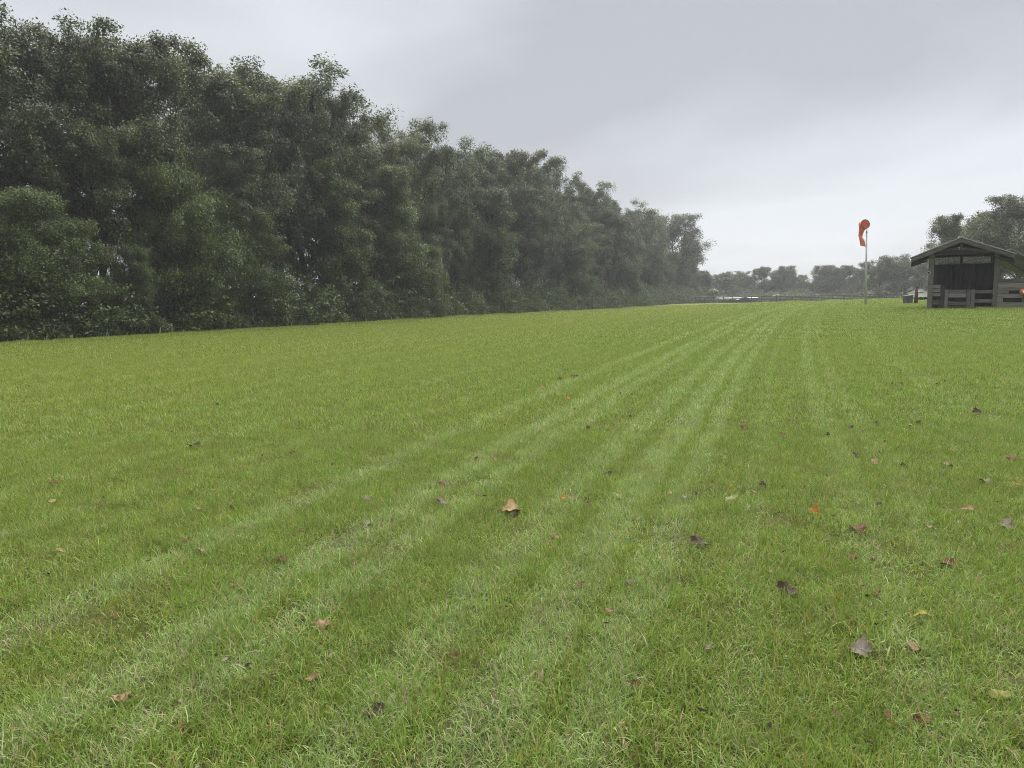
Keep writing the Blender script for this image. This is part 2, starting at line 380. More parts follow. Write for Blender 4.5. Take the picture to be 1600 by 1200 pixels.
# ------------------------------------------------------------------ grass blades on the field
def tuft(seed, n_blades, radius, lmin, lmax, wmin, wmax, segs=2):
    g = np.random.default_rng(seed)
    rr = radius * np.sqrt(g.random(n_blades)) ; th = g.random(n_blades) * 2 * np.pi
    base = np.stack([rr * np.cos(th), rr * np.sin(th), -0.01 * np.ones(n_blades)], 1)
    L = g.uniform(lmin, lmax, n_blades) * g.uniform(0.75, 1.15, n_blades); W = g.uniform(wmin, wmax, n_blades)
    az = g.random(n_blades) * 2 * np.pi
    el0 = np.radians(np.clip(g.normal(50, 22, n_blades), 6, 88)); bend = np.radians(g.uniform(2, 42, n_blades))
    h = np.stack([np.cos(az), np.sin(az), 0 * az], 1); up = np.array([0, 0, 1.0])
    tw = az + np.pi / 2 + g.normal(0, 0.7, n_blades); side = np.stack([np.cos(tw), np.sin(tw), 0.15 * g.normal(size=n_blades)], 1)
    d0 = h * np.cos(el0)[:, None] + up * np.sin(el0)[:, None]; e1 = el0 - bend
    d1 = h * np.cos(e1)[:, None] + up * np.sin(e1)[:, None]
    p1 = base + d0 * (L * 0.55)[:, None]; p2 = p1 + d1 * (L * 0.5)[:, None]
    p2[:, 2] = np.maximum(p2[:, 2], 0.012); p1[:, 2] = np.maximum(p1[:, 2], 0.012)
    w = side * (W / 2)[:, None]
    v = np.stack([base - w, base + w, p1 + w * 0.9, p1 - w * 0.9, p2], 1).reshape(-1, 3)
    k = np.arange(n_blades) * 5
    loops = np.stack([k, k + 1, k + 2, k + 3, k + 3, k + 2, k + 4], 1).ravel()
    st = np.stack([np.arange(n_blades) * 7, np.arange(n_blades) * 7 + 4], 1).ravel()
    me = mesh_np('grass', v, loops, st)
    t = np.repeat(np.clip(g.beta(2.0, 2.0, n_blades), 0, 1) * 0.88, 5)
    dead = np.repeat(g.random(n_blades) < 0.10, 5); t[dead] = 0.93 + 0.07 * np.repeat(g.random(n_blades), 5)[dead]
    at_ = me.attributes.new('tint', 'FLOAT', 'POINT'); at_.data.foreach_set('value', t.astype(np.float32))
    a2 = me.attributes.new('rnd', 'FLOAT', 'POINT'); a2.data.foreach_set('value', np.repeat(g.random(n_blades), 5).astype(np.float32))
    me.materials.append(M['blade'])
    return me

def scatter(name, me, y0, y1, density, seed, smin, smax, label):
    o = link(name, me); tag(o, label, None, None, 'stuff')
    ng = bpy.data.node_groups.new('grass_scatter', 'GeometryNodeTree')
    ng.interface.new_socket('Geometry', in_out='INPUT', socket_type='NodeSocketGeometry')
    ng.interface.new_socket('Geometry', in_out='OUTPUT', socket_type='NodeSocketGeometry')
    n, l = ng.nodes, ng.links
    gi, go = n.new('NodeGroupInput'), n.new('NodeGroupOutput')
    oi = n.new('GeometryNodeObjectInfo'); oi.inputs['Object'].default_value = ground; oi.transform_space = 'RELATIVE'
    pos = n.new('GeometryNodeInputPosition'); sp = n.new('ShaderNodeSeparateXYZ'); l.new(pos.outputs[0], sp.inputs[0])
    dp = n.new('GeometryNodeDistributePointsOnFaces'); dp.inputs['Density'].default_value = density; dp.inputs['Seed'].default_value = seed
    # faces of the wedge of field in view, and some metres more on either side
    X, Y = sp.outputs['X'], sp.outputs['Y']
    def inside(pad):
        c1 = math_n(n, l, 'LESS_THAN', math_n(n, l, 'ABSOLUTE', X), math_n(n, l, 'ADD', math_n(n, l, 'MULTIPLY', Y, 0.72), 6.5 + pad))
        c2 = math_n(n, l, 'GREATER_THAN', Y, y0 - pad); c3 = math_n(n, l, 'LESS_THAN', Y, y1 + pad)
        e = math_n(n, l, 'ADD', math_n(n, l, 'MULTIPLY', math_n(n, l, 'SUBTRACT', X, float(EDGE0[0])), float(EDGE_N[0])),
                   math_n(n, l, 'MULTIPLY', math_n(n, l, 'SUBTRACT', Y, float(EDGE0[1])), float(EDGE_N[1])))
        c4 = math_n(n, l, 'LESS_THAN', e, 0.3 + pad)
        return math_n(n, l, 'MULTIPLY', math_n(n, l, 'MULTIPLY', c1, c2), math_n(n, l, 'MULTIPLY', c3, c4))
    l.new(oi.outputs['Geometry'], dp.inputs['Mesh']); l.new(inside(16.0), dp.inputs['Selection'])
    dg = n.new('GeometryNodeDeleteGeometry'); l.new(dp.outputs['Points'], dg.inputs[0])
    nt = n.new('FunctionNodeBooleanMath'); nt.operation = 'NOT'; l.new(inside(0.0), nt.inputs[0]); l.new(nt.outputs[0], dg.inputs['Selection'])
    ip = n.new('GeometryNodeInstanceOnPoints'); l.new(dg.outputs[0], ip.inputs['Points']); l.new(gi.outputs[0], ip.inputs['Instance'])
    rv = n.new('FunctionNodeRandomValue'); rv.data_type = 'FLOAT_VECTOR'; rv.inputs['Min'].default_value = (-0.06, -0.06, 0); rv.inputs['Max'].default_value = (0.06, 0.06, 6.283)
    l.new(rv.outputs[0], ip.inputs['Rotation'])
    rs = n.new('FunctionNodeRandomValue'); rs.data_type = 'FLOAT'; rs.inputs[2].default_value = smin; rs.inputs[3].default_value = smax
    l.new(rs.outputs[1], ip.inputs['Scale'])
    l.new(ip.outputs[0], go.inputs[0])
    md = o.modifiers.new('scatter', 'NODES'); md.node_group = ng
    return o

scatter('grass', tuft(1, 560, 0.30, 0.045, 0.105, 0.003, 0.0056), 0.3, 9, 13.5, 1, 0.7, 1.1, 'short mown grass blades close to the viewer')
scatter('grass', tuft(2, 560, 0.30, 0.035, 0.09, 0.003, 0.0056), 0.3, 9, 13.5, 2, 0.65, 1.05, 'short mown grass blades mixed in close to the viewer')
scatter('grass', tuft(3, 900, 0.60, 0.045, 0.105, 0.005, 0.009), 9, 24, 5.5, 3, 0.8, 1.15, 'mown grass blades across the middle of the field')
scatter('grass', tuft(4, 1500, 1.3, 0.05, 0.11, 0.010, 0.018), 24, 60, 1.4, 4, 0.8, 1.15, 'mown grass blades across the far half of the field')
scatter('grass', tuft(5, 2200, 3.2, 0.05, 0.12, 0.022, 0.04), 60, 150, 0.2, 5, 0.8, 1.15, 'mown grass at the far end of the field')

# ------------------------------------------------------------------ trees
def leaf_mesh(name, centers, per, spread, flat, size, g, mat, droop=0.0):
    """leaf sprays: `per` folded leaf faces round each centre"""
    n = len(centers) * per
    c = np.repeat(centers, per, 0)
    sp = np.repeat(g.uniform(0.6, 1.3, len(centers)) * spread, per)[:, None]
    dr = g.normal(size=(n, 3)); dr /= np.linalg.norm(dr, axis=1)[:, None]
    dr[:, 2] = np.where(g.random(n) < 0.5, np.abs(dr[:, 2]), dr[:, 2])
    off = dr * (g.random(n) ** 0.5)[:, None] * sp * np.array([1.7, 1.7, 1.7 * flat])
    off[:, 2] -= droop * np.abs(g.normal(size=n)) * sp[:, 0]
    p = c + off
    L = size * g.lognormal(0, 0.3, n); W = L * g.uniform(0.42, 0.7, n)
    nr = g.normal(size=(n, 3)) * 0.75 + dr * 0.6; nr[:, 2] = np.abs(nr[:, 2]) + 0.3; nr /= np.linalg.norm(nr, axis=1)[:, None]
    a = g.normal(size=(n, 3)); a -= nr * (a * nr).sum(1)[:, None]; a /= np.linalg.norm(a, axis=1)[:, None]
    b = np.cross(nr, a)
    v = np.stack([p - a * (L / 2)[:, None], p + b * (W / 2)[:, None] - nr * (W * 0.12)[:, None], p + a * (L / 2)[:, None], p - b * (W / 2)[:, None] - nr * (W * 0.12)[:, None]], 1).reshape(-1, 3)
    me = mesh_np(name, v, np.arange(n * 4), np.arange(0, n * 4, 4))
    t = np.repeat(np.clip(g.normal(0.45, 0.2, n) + np.repeat(g.normal(0, 0.16, len(centers)), per), 0, 1), 4)
    at_ = me.attributes.new('tint', 'FLOAT', 'POINT'); at_.data.foreach_set('value', t.astype(np.float32))
    me.materials.append(mat)
    return me

def make_tree(seed, H, Rc, bottom, n_limbs, n_sub, per, spread, size, mat, profile, trunk_r, moss=0, lean=0.04, limb_el=(15, 55), flat=0.85, fork=0.85, stems=1):
    """returns meshes: trunk with limbs, crown, hanging moss (or None)"""
    g = np.random.default_rng(seed); tb = MB(); cents = []; low = []
    for st in range(stems):
        bx, by = (0, 0) if stems == 1 else g.normal(0, 0.35 * Rc, 2)
        lx, ly = g.normal(0, lean, 2) * H
        def axis(t): return np.array([bx + lx * t * t + 0.02 * H * math.sin(5 * t + seed), by + ly * t * t + 0.02 * H * math.cos(4 * t + seed), H * t])
        tp = [axis(t) for t in np.linspace(0, fork, 9)]
        tr = [trunk_r * (1.35 if i == 0 else 1 - 0.78 * (i / 8)) for i in range(9)]
        tp[0][2] -= 0.4
        tb.tube(tp, tr, 8)
        for k in range(n_limbs):
            t = bottom + (fork + 0.06 - bottom) * ((k + g.random()) / n_limbs)
            az = k * 2.4 + g.normal(0, 0.4) + st
            q = (t - bottom) / max(1e-3, 1 - bottom)
            Lh = Rc * profile(q) * g.uniform(0.75, 1.15)
            el = np.radians(g.uniform(*limb_el) + 28 * q)
            d = np.array([math.cos(az) * math.cos(el), math.sin(az) * math.cos(el), math.sin(el)])
            Lr = Lh / max(0.78, math.cos(el))
            p0 = axis(min(t, fork) * 0.93)
            pts = [p0]
            for s in np.linspace(0.25, 1, 4):
                pts.append(p0 + d * Lr * s + np.array([0, 0, -0.10 * Lr * s * s]) + g.normal(0, 0.05 * Lr * s, 3))
            r0 = trunk_r * (0.42 - 0.22 * q)
            tb.tube(pts, [r0, r0 * 0.75, r0 * 0.55, r0 * 0.35, r0 * 0.12], 5)
            for s in (0.72, 0.9, 1.0):
                cents.append(np.array([np.interp(s, [0, .25, .5, .75, 1], [p[i] for p in pts]) for i in range(3)]))
            for m in range(n_sub):
                s = g.uniform(0.3, 1.0)
                b0 = np.array([np.interp(s, [0, .25, .5, .75, 1], [p[i] for p in pts]) for i in range(3)])
                da = d + g.normal(0, 0.75, 3); da[2] += 0.25; da /= np.linalg.norm(da)
                ls = Lh * g.uniform(0.2, 0.5)
                b1 = b0 + da * ls * 0.55 + g.normal(0, 0.05 * ls, 3); b2 = b0 + da * ls + np.array([0, 0, -0.08 * ls])
                rs = r0 * 0.35
                tb.tube([b0, b1, b2], [rs, rs * 0.6, rs * 0.15], 4)
                cents += [b1 * 0.5 + b2 * 0.5, b2]
                if g.random() < 0.35: cents.append(b2 + g.normal(0, spread * 0.9, 3))
                low.append(b1)
        top = axis(fork)
        for m in range(6 + n_limbs // 2):
            da = g.normal(0, 0.5, 3); da[2] = abs(da[2]) + 0.8; da /= np.linalg.norm(da)
            ls = (1 - fork) * H * g.uniform(0.6, 1.15)
            b2 = top + da * ls
            tb.tube([top, top + da * ls * 0.5 + g.normal(0, 0.1, 3), b2], [trunk_r * 0.2, trunk_r * 0.12, 0.01], 4)
            cents += [top + da * ls * 0.6, b2, top + da * ls * 0.85 + g.normal(0, spread * 0.8, 3)]
    cents = np.array(cents)
    q_ = np.percentile(cents[:, 2], 94)      # stray high shoots are drawn in, so that the top is rounded
    soft = lambda z: np.where(z > q_, q_ + (z - q_) * 0.4, z)
    zs = (H - spread * 0.6) / soft(cents[:, 2].max())
    cents[:, 2] = soft(cents[:, 2]) * zs; tb.v = [(x, y, float(soft(z)) * zs) for x, y, z in tb.v]; low = [p * np.array([1, 1, zs]) for p in low]
    cents = cents[cents[:, 2] > 0.35]
    crown = leaf_mesh('crown', cents, per, spread, flat, size, g, mat)
    me = bpy.data.meshes.new('trunk'); me.from_pydata(tb.v, [], tb.f); me.polygons.foreach_set('use_smooth', np.ones(len(me.polygons), bool)); me.update(); me.materials.append(M['bark'])
    mo = None
    if moss and len(low):
        low = np.array(low); idx = g.integers(0, len(low), moss)
        v, lp, st_ = [], [], []
        for i in idx:
            for s in range(5):
                p = low[i] + g.normal(0, 0.35, 3); Lm = g.uniform(0.4, 1.5); w = g.uniform(0.02, 0.05); a_ = g.random() * 6.28
                sd = np.array([math.cos(a_), math.sin(a_), 0]) * w
                b_ = len(v); pr = p
                for q in range(4):
                    ww = sd * (0.5, 1.0, 0.8, 0.1)[q]; pr = p + np.array([0.05 * g.normal(), 0.05 * g.normal(), -Lm * q / 3])
                    v += [pr - ww, pr + ww]
                for q in range(3):
                    st_.append(len(lp)); lp += [b_ + 2 * q, b_ + 2 * q + 1, b_ + 2 * q + 3, b_ + 2 * q + 2]
        mo = mesh_np('hanging_moss', np.array(v), lp, st_); mo.materials.append(M['moss'])
    return dict(H=H, trunk=me, crown=crown, moss=mo)

prof_oak = lambda q: 0.55 + 0.6 * math.sin(math.pi * min(1, q * 0.75 + 0.12)) - 0.35 * q ** 4
prof_full = lambda q: 0.95 - 0.55 * q
prof_col = lambda q: 0.8 - 0.35 * q
prof_live = lambda q: 1.0 - 0.25 * q
V = {}
V['oak_a'] = make_tree(11, 18, 5.2, 0.22, 17, 7, 190, 0.50, 0.155, M['oak_leaf'], prof_oak, 0.30, 40)
V['oak_b'] = make_tree(12, 18, 5.6, 0.30, 16, 8, 190, 0.52, 0.155, M['oak_leaf'], prof_oak, 0.34, 45, 0.06)
V['oak_c'] = make_tree(13, 18, 4.6, 0.15, 18, 7, 185, 0.48, 0.15, M['olive_leaf'], prof_oak, 0.26, 35, 0.05)
V['oak_d'] = make_tree(14, 18, 5.4, 0.36, 15, 8, 190, 0.52, 0.155, M['deep_leaf'], prof_oak, 0.30, 45, 0.07)
V['airy'] = make_tree(15, 18, 4.2, 0.42, 15, 7, 100, 0.44, 0.14, M['pale_leaf'], prof_oak, 0.22, 30, 0.06)
V['thin'] = make_tree(16, 18, 2.0, 0.60, 16, 6, 30, 0.28, 0.14, M['pale_leaf'], prof_col, 0.15, 10, 0.03)
V['bushy'] = make_tree(17, 9, 3.8, 0.03, 22, 7, 170, 0.44, 0.105, M['bush_leaf'], prof_full, 0.14, 0, 0.03, (5, 50), 0.85)
V['sapling'] = make_tree(18, 11, 2.6, 0.05, 24, 6, 150, 0.40, 0.11, M['bush_leaf'], prof_full, 0.11, 0, 0.03, (10, 55), 0.85)
V['live_a'] = make_tree(19, 13, 8.5, 0.18, 20, 9, 170, 0.66, 0.21, M['oak_leaf'], prof_live, 0.5, 50, 0.03, (5, 40), 0.85, 0.8)
V['live_b'] = make_tree(20, 13, 7.2, 0.2, 19, 9, 160, 0.62, 0.21, M['oak_leaf'], prof_live, 0.42, 30, 0.05, (8, 50), 0.85, 0.82)
V['round'] = make_tree(23, 18, 6.3, 0.14, 24, 9, 95, 0.72, 0.235, M['oak_leaf'], lambda q: 0.35 + 0.68 * math.sqrt(max(0.0, 1 - (q - 0.35) ** 2 * 1.6)), 0.42, 0, 0.03, (10, 55), 0.9, 0.82)
V['far_full'] = make_tree(22, 13, 5.2, 0.03, 17, 7, 90, 0.66, 0.27, M['deep_leaf'], lambda q: 1.0 - 0.5 * q * q, 0.3, 0, 0.03, (5, 40))
V['far'] = make_tree(21, 13, 5.0, 0.12, 13, 7, 90, 0.62, 0.27, M['oak_leaf'], prof_oak, 0.3, 0, 0.04)

first = {}
rg = random.Random(5)
def plant(kind, x, y, H, label, cat='tree', group=None, name='oak_tree', wide=1.0, rot=None, moss=True):
    v = V[kind]; r = empty(name, (x, y, gz(x, y)))
    s = H / v['H']; r.scale = (s * wide, s * wide, s); r.rotation_euler = (0, 0, rg.uniform(0, 6.28) if rot is None else rot)
    tag(r, label, cat, group)
    if kind not in first:
        first[kind] = [link('trunk', v['trunk'], r), link('crown', v['crown'], r)] + ([tag(link('hanging_moss', v['moss'], r), kind='stuff')] if v['moss'] else [])
    else:
        for p in first[kind]:
            c = p.copy(); COL.objects.link(c); c.parent = r
    return r

def edge_pos(px, off):
    """point `off` metres inside the wood whose bearing is that of column px"""
    o = EDGE0 + EDGE_N * off; k = ray(px, 465)[0]
    t = (k * o[1] - o[0]) / (EDGE_D[0] - k * EDGE_D[1])
    return o + EDGE_D * t
def plant_top(kind, px, py, off, label, group=None, name='oak_tree', wide=1.0, far_Y=None, **kw):
    if far_Y is None: x, y = edge_pos(px, off)
    else: p = at(px, 465, far_Y); x, y = p[0], p[1]
    H = at(px, py, y)[2] - gz(x, y)
    return plant(kind, x, y, H, label, 'tree', group, name, wide, **kw)

G1 = 'oaks that show on the skyline of the treeline'
for kind, px, py, off, wide, label in (
    ('oak_d', 14, 36, 7, 0.95, 'tall dense oak with rounded dark top, first in the treeline'),
    ('airy', 68, 25, 6, 1.0, 'tallest oak with airy see-through top near the start of the treeline'),
    ('thin', 118, 36, 6, 1.0, 'slender nearly bare tree poking its twiggy top above the treeline'),
    ('oak_a', 160, 64, 7, 0.9, 'oak with small leafy knob of a top just past the twiggy tree'),
    ('oak_b', 205, 76, 6, 0.95, 'oak with broad low dome between the knobbed oak and a narrow gap of sky'),
    ('oak_c', 262, 84, 6, 0.9, 'oak with light green crest just past the narrow gap of sky'),
    ('oak_a', 342, 96, 6, 1.05, 'wide oak with flat leafy top in the nearer half of the treeline'),
    ('oak_d', 392, 100, 7, 0.9, 'oak with dark pointed top beside the big airy round crown'),
    ('airy', 488, 108, 6, 1.25, 'oak with big airy round crown, sky showing through its branches'),
    ('oak_b', 440, 128, 5, 0.85, 'oak with dense shoulder under the big airy round crown'),
    ('oak_c', 538, 160, 5, 0.8, 'oak stepping down beyond the big airy round crown'),
    ('airy', 562, 184, 6, 0.6, 'thin branch-ended oak sticking out over the dip in the skyline'),
    ('oak_c', 590, 222, 5, 0.8, 'lowest oak in the dip of the skyline'),
    ('oak_b', 648, 193, 6, 0.9, 'domed oak rising alone just after the dip in the skyline'),
    ('oak_a', 690, 232, 5, 0.9, 'oak tucked below and beyond the lone domed oak'),
    ('oak_d', 742, 226, 6, 0.9, 'oak with rounded twin top midway along the treeline'),
    ('oak_c', 792, 240, 6, 0.9, 'oak with small round head after the twin topped one'),
    ('oak_a', 828, 250, 6, 0.85, 'oak with tufted head midway along the treeline'),
    ('airy', 856, 262, 7, 0.9, 'oak with loose lacy top in the farther half of the treeline'),
    ('oak_b', 918, 284, 6, 0.9, 'oak with full cloud-like head in the farther half of the treeline'),
    ('oak_d', 958, 314, 6, 0.9, 'lower oak after the cloud-like head'),
    ('round', 1000, 328, 6, 0.85, 'oak with level crown just before the last big oak'),
    ('round', 1046, 338, 6, 0.95, 'last big oak of the treeline, its crown overhanging the field'),
    ('round', 1080, 392, 5, 0.75, 'small oak stepping down beneath the overhanging last big oak'),
    ('round', 1095, 424, 5, 0.8, 'lowest oak at the very end of the treeline')):
    plant_top(kind, px, py, off, label, G1, wide=wide)

sky_px = [-300, -100, 0, 60, 150, 260, 385, 520, 560, 590, 650, 740, 860, 935, 1000, 1050, 1085, 1105]
sky_py = [-110, -20, 40, 70, 85, 100, 110, 135, 200, 235, 225, 245, 275, 305, 338, 352, 405, 440]
G2, G3 = 'oaks packed along the front of the treeline', 'oaks standing deeper inside the wood'
kinds = ['oak_a', 'oak_b', 'oak_c', 'oak_d']
for row, (off, step, lo, hi, lab, grp) in enumerate((
        (3.6, 6.0, 0.60, 0.86, 'dark leafy oak packed in the front of the treeline, its top below the skyline', G2),
        (10.5, 7.0, 0.76, 0.92, 'dark oak deeper in the wood, mostly hidden behind the front oaks', G3),
        (17.0, 9.0, 0.74, 0.9, 'dark oak deeper in the wood, mostly hidden behind the front oaks', G3))):
    t = -22.0
    while t < 196:
        p = EDGE0 + EDGE_N * (off + rg.uniform(-1, 1)) + EDGE_D * (t + rg.uniform(-1.5, 1.5))
        px = 800 + F * p[0] / p[1]
        if px < 1098 and not (196 < px < 246 or 8 < px < 44) and not (row > 0 and t < 26 and rg.random() < 0.75):
            H = (at(px, np.interp(px, sky_px, sky_py), p[1])[2] - gz(p[0], p[1])) * rg.uniform(lo, hi)
            H = min(H, 23)
            plant(kinds[rg.randrange(4)], p[0], p[1], H, lab, 'tree', grp, 'oak_tree', rg.uniform(0.85, 1.1))
        t += step

# lighter young trees leaning out of the edge of the wood
for kind, px, py, off, wide, label in (
    ('bushy', 50, 300, 0.4, 0.9, 'bushy young tree with layered leaves at the near end of the wood edge'),
    ('bushy', 118, 345, 0.0, 0.9, 'second bushy young tree with layered leaves from the near end of the wood edge'),
    ('bushy', 205, 385, 0.0, 0.8, 'low dark bushy young tree in front of the bare trunks and sky gap'),
    ('bushy', 243, 360, 5.0, 1.0, 'shaded bushy tree filling the gap behind the low dark bushy one'),
    ('bushy', 322, 372, 5.0, 1.0, 'shaded bushy tree set back behind the largest light green one'),
    ('bushy', 715, 392, 4.0, 1.0, 'shaded bushy tree set back behind the pale bare trunk'),
    ('sapling', 338, 300, 1.5, 1.1, 'slender young tree rising behind the largest light green one'),
    ('bushy', 285, 262, 0.8, 0.85, 'largest light green young tree bulging from the edge of the wood'),
    ('bushy', 395, 335, 0.2, 0.95, 'low spreading young tree on the far flank of the largest light green one'),
    ('sapling', 535, 285, 0.6, 1.0, 'slim yellow-green young tree under the big airy round crown'),
    ('sapling', 622, 262, 1.0, 1.0, 'tall slim yellow-green young tree under the lone domed oak'),
    ('bushy', 668, 385, 0.0, 0.8, 'small light green young tree beside the pale bare trunk'),
    ('sapling', 765, 300, 1.2, 1.1, 'grey-green young tree with drooping sprays midway along the wood edge'),
    ('bushy', 905, 385, 0.5, 0.9, 'light green young tree toward the far end of the wood edge'),
    ('bushy', 985, 410, 0.5, 0.8, 'last light green young tree of the wood edge')):
    plant_top(kind, px, py, off, label, 'young trees along the wood edge', 'young_tree', wide)

# a pale bare trunk  at the wood edge
p = edge_pos(690, 1.0); b = np.array([p[0], p[1], gz(*p)])
r = empty('dead_tree', b); tag(r, 'pale bare forked trunk showing at the edge of the wood', 'tree')
MB().tube([b + (0, 0, -0.3), b + (0.1, 0, 3), b + (0.05, 0, 6.5)], [0.16, 0.13, 0.08], 7).build('trunk', M['wood'], r, True)
MB().tube([b + (0.1, 0, 2.6), b + (0.55, 0, 4.2), b + (0.8, 0, 5.6)], [0.08, 0.06, 0.03], 6).build('branch', M['wood'], r, True)

# undergrowth: shrubs and vines massed along the foot of the wood
g = np.random.default_rng(77); cents = []
for k in range(430):
    t = g.uniform(-24, 205); off = abs(g.normal(0, 2.2)) - 0.7
    hh = g.uniform(1.4, 6.2) * (0.45 + 0.55 * min(1, max(0, off + 0.9) / 1.8)); p = EDGE0 + EDGE_N * off + EDGE_D * t
    nc = int(5 + hh * 6)
    q = g.normal(size=(nc, 3)); q /= np.linalg.norm(q, axis=1)[:, None]; q *= (g.random(nc) ** 0.4)[:, None]
    c = np.stack([p[0] + q[:, 0] * hh * 0.55, p[1] + q[:, 1] * hh * 0.55, gz(p[0], p[1]) + hh * (0.45 + 0.5 * q[:, 2])], 1)
    cents.append(c)
for k in range(420):      # low brambles at the very foot
    t = g.uniform(-24, 205); off = g.uniform(-0.75, 0.9); hh = g.uniform(0.5, 1.5); p = EDGE0 + EDGE_N * off + EDGE_D * t
    nc = int(5 + hh * 5); q = g.normal(size=(nc, 3)); q /= np.linalg.norm(q, axis=1)[:, None]; q *= (g.random(nc) ** 0.4)[:, None]
    cents.append(np.stack([p[0] + q[:, 0] * hh * 0.8, p[1] + q[:, 1] * hh * 0.8, gz(p[0], p[1]) + hh * (0.35 + 0.5 * q[:, 2])], 1))
for k in range(300):      # taller growth within the wood, in three loose rows
    t = -26 + (k // 3) * 2.35 + g.uniform(-0.8, 0.8); off = (3.5, 8.5, 14.0)[k % 3] + g.uniform(-1.2, 1.2); hh = g.uniform(3.8, 7.2); p = EDGE0 + EDGE_N * off + EDGE_D * t
    nc = int(8 + hh * 5); q = g.normal(size=(nc, 3)); q /= np.linalg.norm(q, axis=1)[:, None]; q *= (g.random(nc) ** 0.4)[:, None]
    cents.append(np.stack([p[0] + q[:, 0] * 2.4, p[1] + q[:, 1] * 2.4, gz(p[0], p[1]) + hh * (0.45 + 0.5 * q[:, 2])], 1))
cents = np.concatenate(cents)
u = link('undergrowth', leaf_mesh('undergrowth', cents, 38, 0.34, 0.6, 0.17, g, M['bush_leaf']))
tag(u, 'tangle of shrubs and vines massed along the foot of the wood', None, None, 'stuff')

# pale weeds spilling from the undergrowth on to the mown grass
g = np.random.default_rng(78); nb = 17000
t = np.concatenate([g.uniform(-22, 200, 11000), g.normal(4.5, 2.4, 2500), g.normal(44, 2.5, 1900), g.normal(22, 1.8, 1600)]); off = np.abs(g.normal(0, 0.5, nb)) * -1 + 0.3 - 0.45 * np.abs(np.sin(t * 0.9) * np.sin(t * 0.37 + 1))
P = EDGE0[None] + EDGE_N[None] * off[:, None] + EDGE_D[None] * t[:, None]
z0 = gz(P[:, 0], P[:, 1]); L = g.uniform(0.15, 0.55, nb); az = g.random(nb) * 6.283; ln = g.uniform(0.3, 1.1, nb)
base = np.stack([P[:, 0], P[:, 1], z0], 1); tip = base + np.stack([np.cos(az) * ln * L, np.sin(az) * ln * L, L], 1); mid = base * 0.5 + tip * 0.5 + np.array([0, 0, 0.06])
sd = np.stack([-np.sin(az + 1), np.cos(az + 1), 0 * az], 1) * g.uniform(0.015, 0.05, nb)[:, None]
v = np.stack([base - sd, base + sd, mid + sd, mid - sd, tip], 1).reshape(-1, 3); k = np.arange(nb) * 5
me = mesh_np('weeds', v, np.stack([k, k + 1, k + 2, k + 3, k + 3, k + 2, k + 4], 1).ravel(), np.stack([np.arange(nb) * 7, np.arange(nb) * 7 + 4], 1).ravel())
a_ = me.attributes.new('tint', 'FLOAT', 'POINT'); a_.data.foreach_set('value', np.repeat(g.random(nb), 5).astype(np.float32))
tag(link('weeds', me, None, M['weed_leaf']), 'pale green weeds along the line where wood meets mown grass', None, None, 'stuff')

# trees beyond the far fence
GF = 'trees beyond the far fence'
for kind, px, py, Y, wide, label in (
    ('far', 1108, 428, 236, 1.0, 'hazy tree just past the end of the wood, behind the fence'),
    ('far', 1134, 434, 250, 1.1, 'low hazy tree with sky under its branches behind the tin-roofed barn'),
    ('airy', 1154, 423, 262, 1.5, 'lollipop-topped hazy tree over the tin-roofed barn'),
    ('far', 1170, 432, 256, 1.0, 'low round hazy tree at the far end of the barn roof'),
    ('far', 1188, 418, 250, 0.85, 'tall narrow hazy tree next to a broad airy one'),
    ('round', 1222, 416, 250, 1.1, 'broad airy hazy tree, widest of the far row'),
    ('far', 1250, 434, 262, 1.0, 'lowest hazy tree in the dip of the far row'),
    ('round', 1282, 415, 240, 1.0, 'rounded hazy tree just past the dip of the far row'),
    ('far', 1304, 420, 240, 1.0, 'hazy tree wedged between two rounded ones short of the windsock'),
    ('round', 1328, 415, 236, 0.95, 'square-shouldered hazy tree just short of the windsock pole'),
    ('far', 1347, 419, 230, 1.0, 'hazy tree crossed by the windsock pole'),
    ('live_b', 1374, 404, 190, 0.8, 'oak with notched top just past the windsock pole'),
    ('live_a', 1412, 398, 185, 0.9, 'spreading oak between windsock and shelter, its low fork showing'),
    ('far', 1448, 402, 200, 1.1, 'oak half hidden behind the corner of the shelter roof')):
    plant_top(kind, px, py, 0, label, GF, wide=wide, far_Y=Y)
for k in range(34):
    px = 1085 + k * 12 + rg.uniform(-5, 5); Y = rg.uniform(252, 285)
    plant_top('far_full', px, rg.uniform(417, 444), 0, 'dim hazy tree filling the back of the far row', 'dim trees behind the far row', wide=rg.uniform(0.75, 1.2), far_Y=Y)
for kind, px, py, Y, wide, label in (
    ('round', 1478, 338, 92, 0.72, 'oak rising behind the shelter roof, nearest the windsock'),
    ('round', 1524, 333, 98, 1.1, 'oak with bumpy crown directly behind the shelter ridge'),
    ('round', 1590, 303, 92, 1.0, 'tallest oak behind the shelter, cut by the edge of the photo'),
    ('round', 1688, 310, 95, 1.0, 'oak behind the board fence, just outside the photo'),
    ('round', 1502, 352, 104, 1.1, 'low oak filling the notch between the two crowns over the shelter ridge'),
    ('round', 1560, 352, 118, 1.1, 'low oak filling in beneath the tallest oak behind the shelter')):
    plant_top(kind, px, py, 0, label, 'oaks behind the shelter', wide=wide, far_Y=Y)

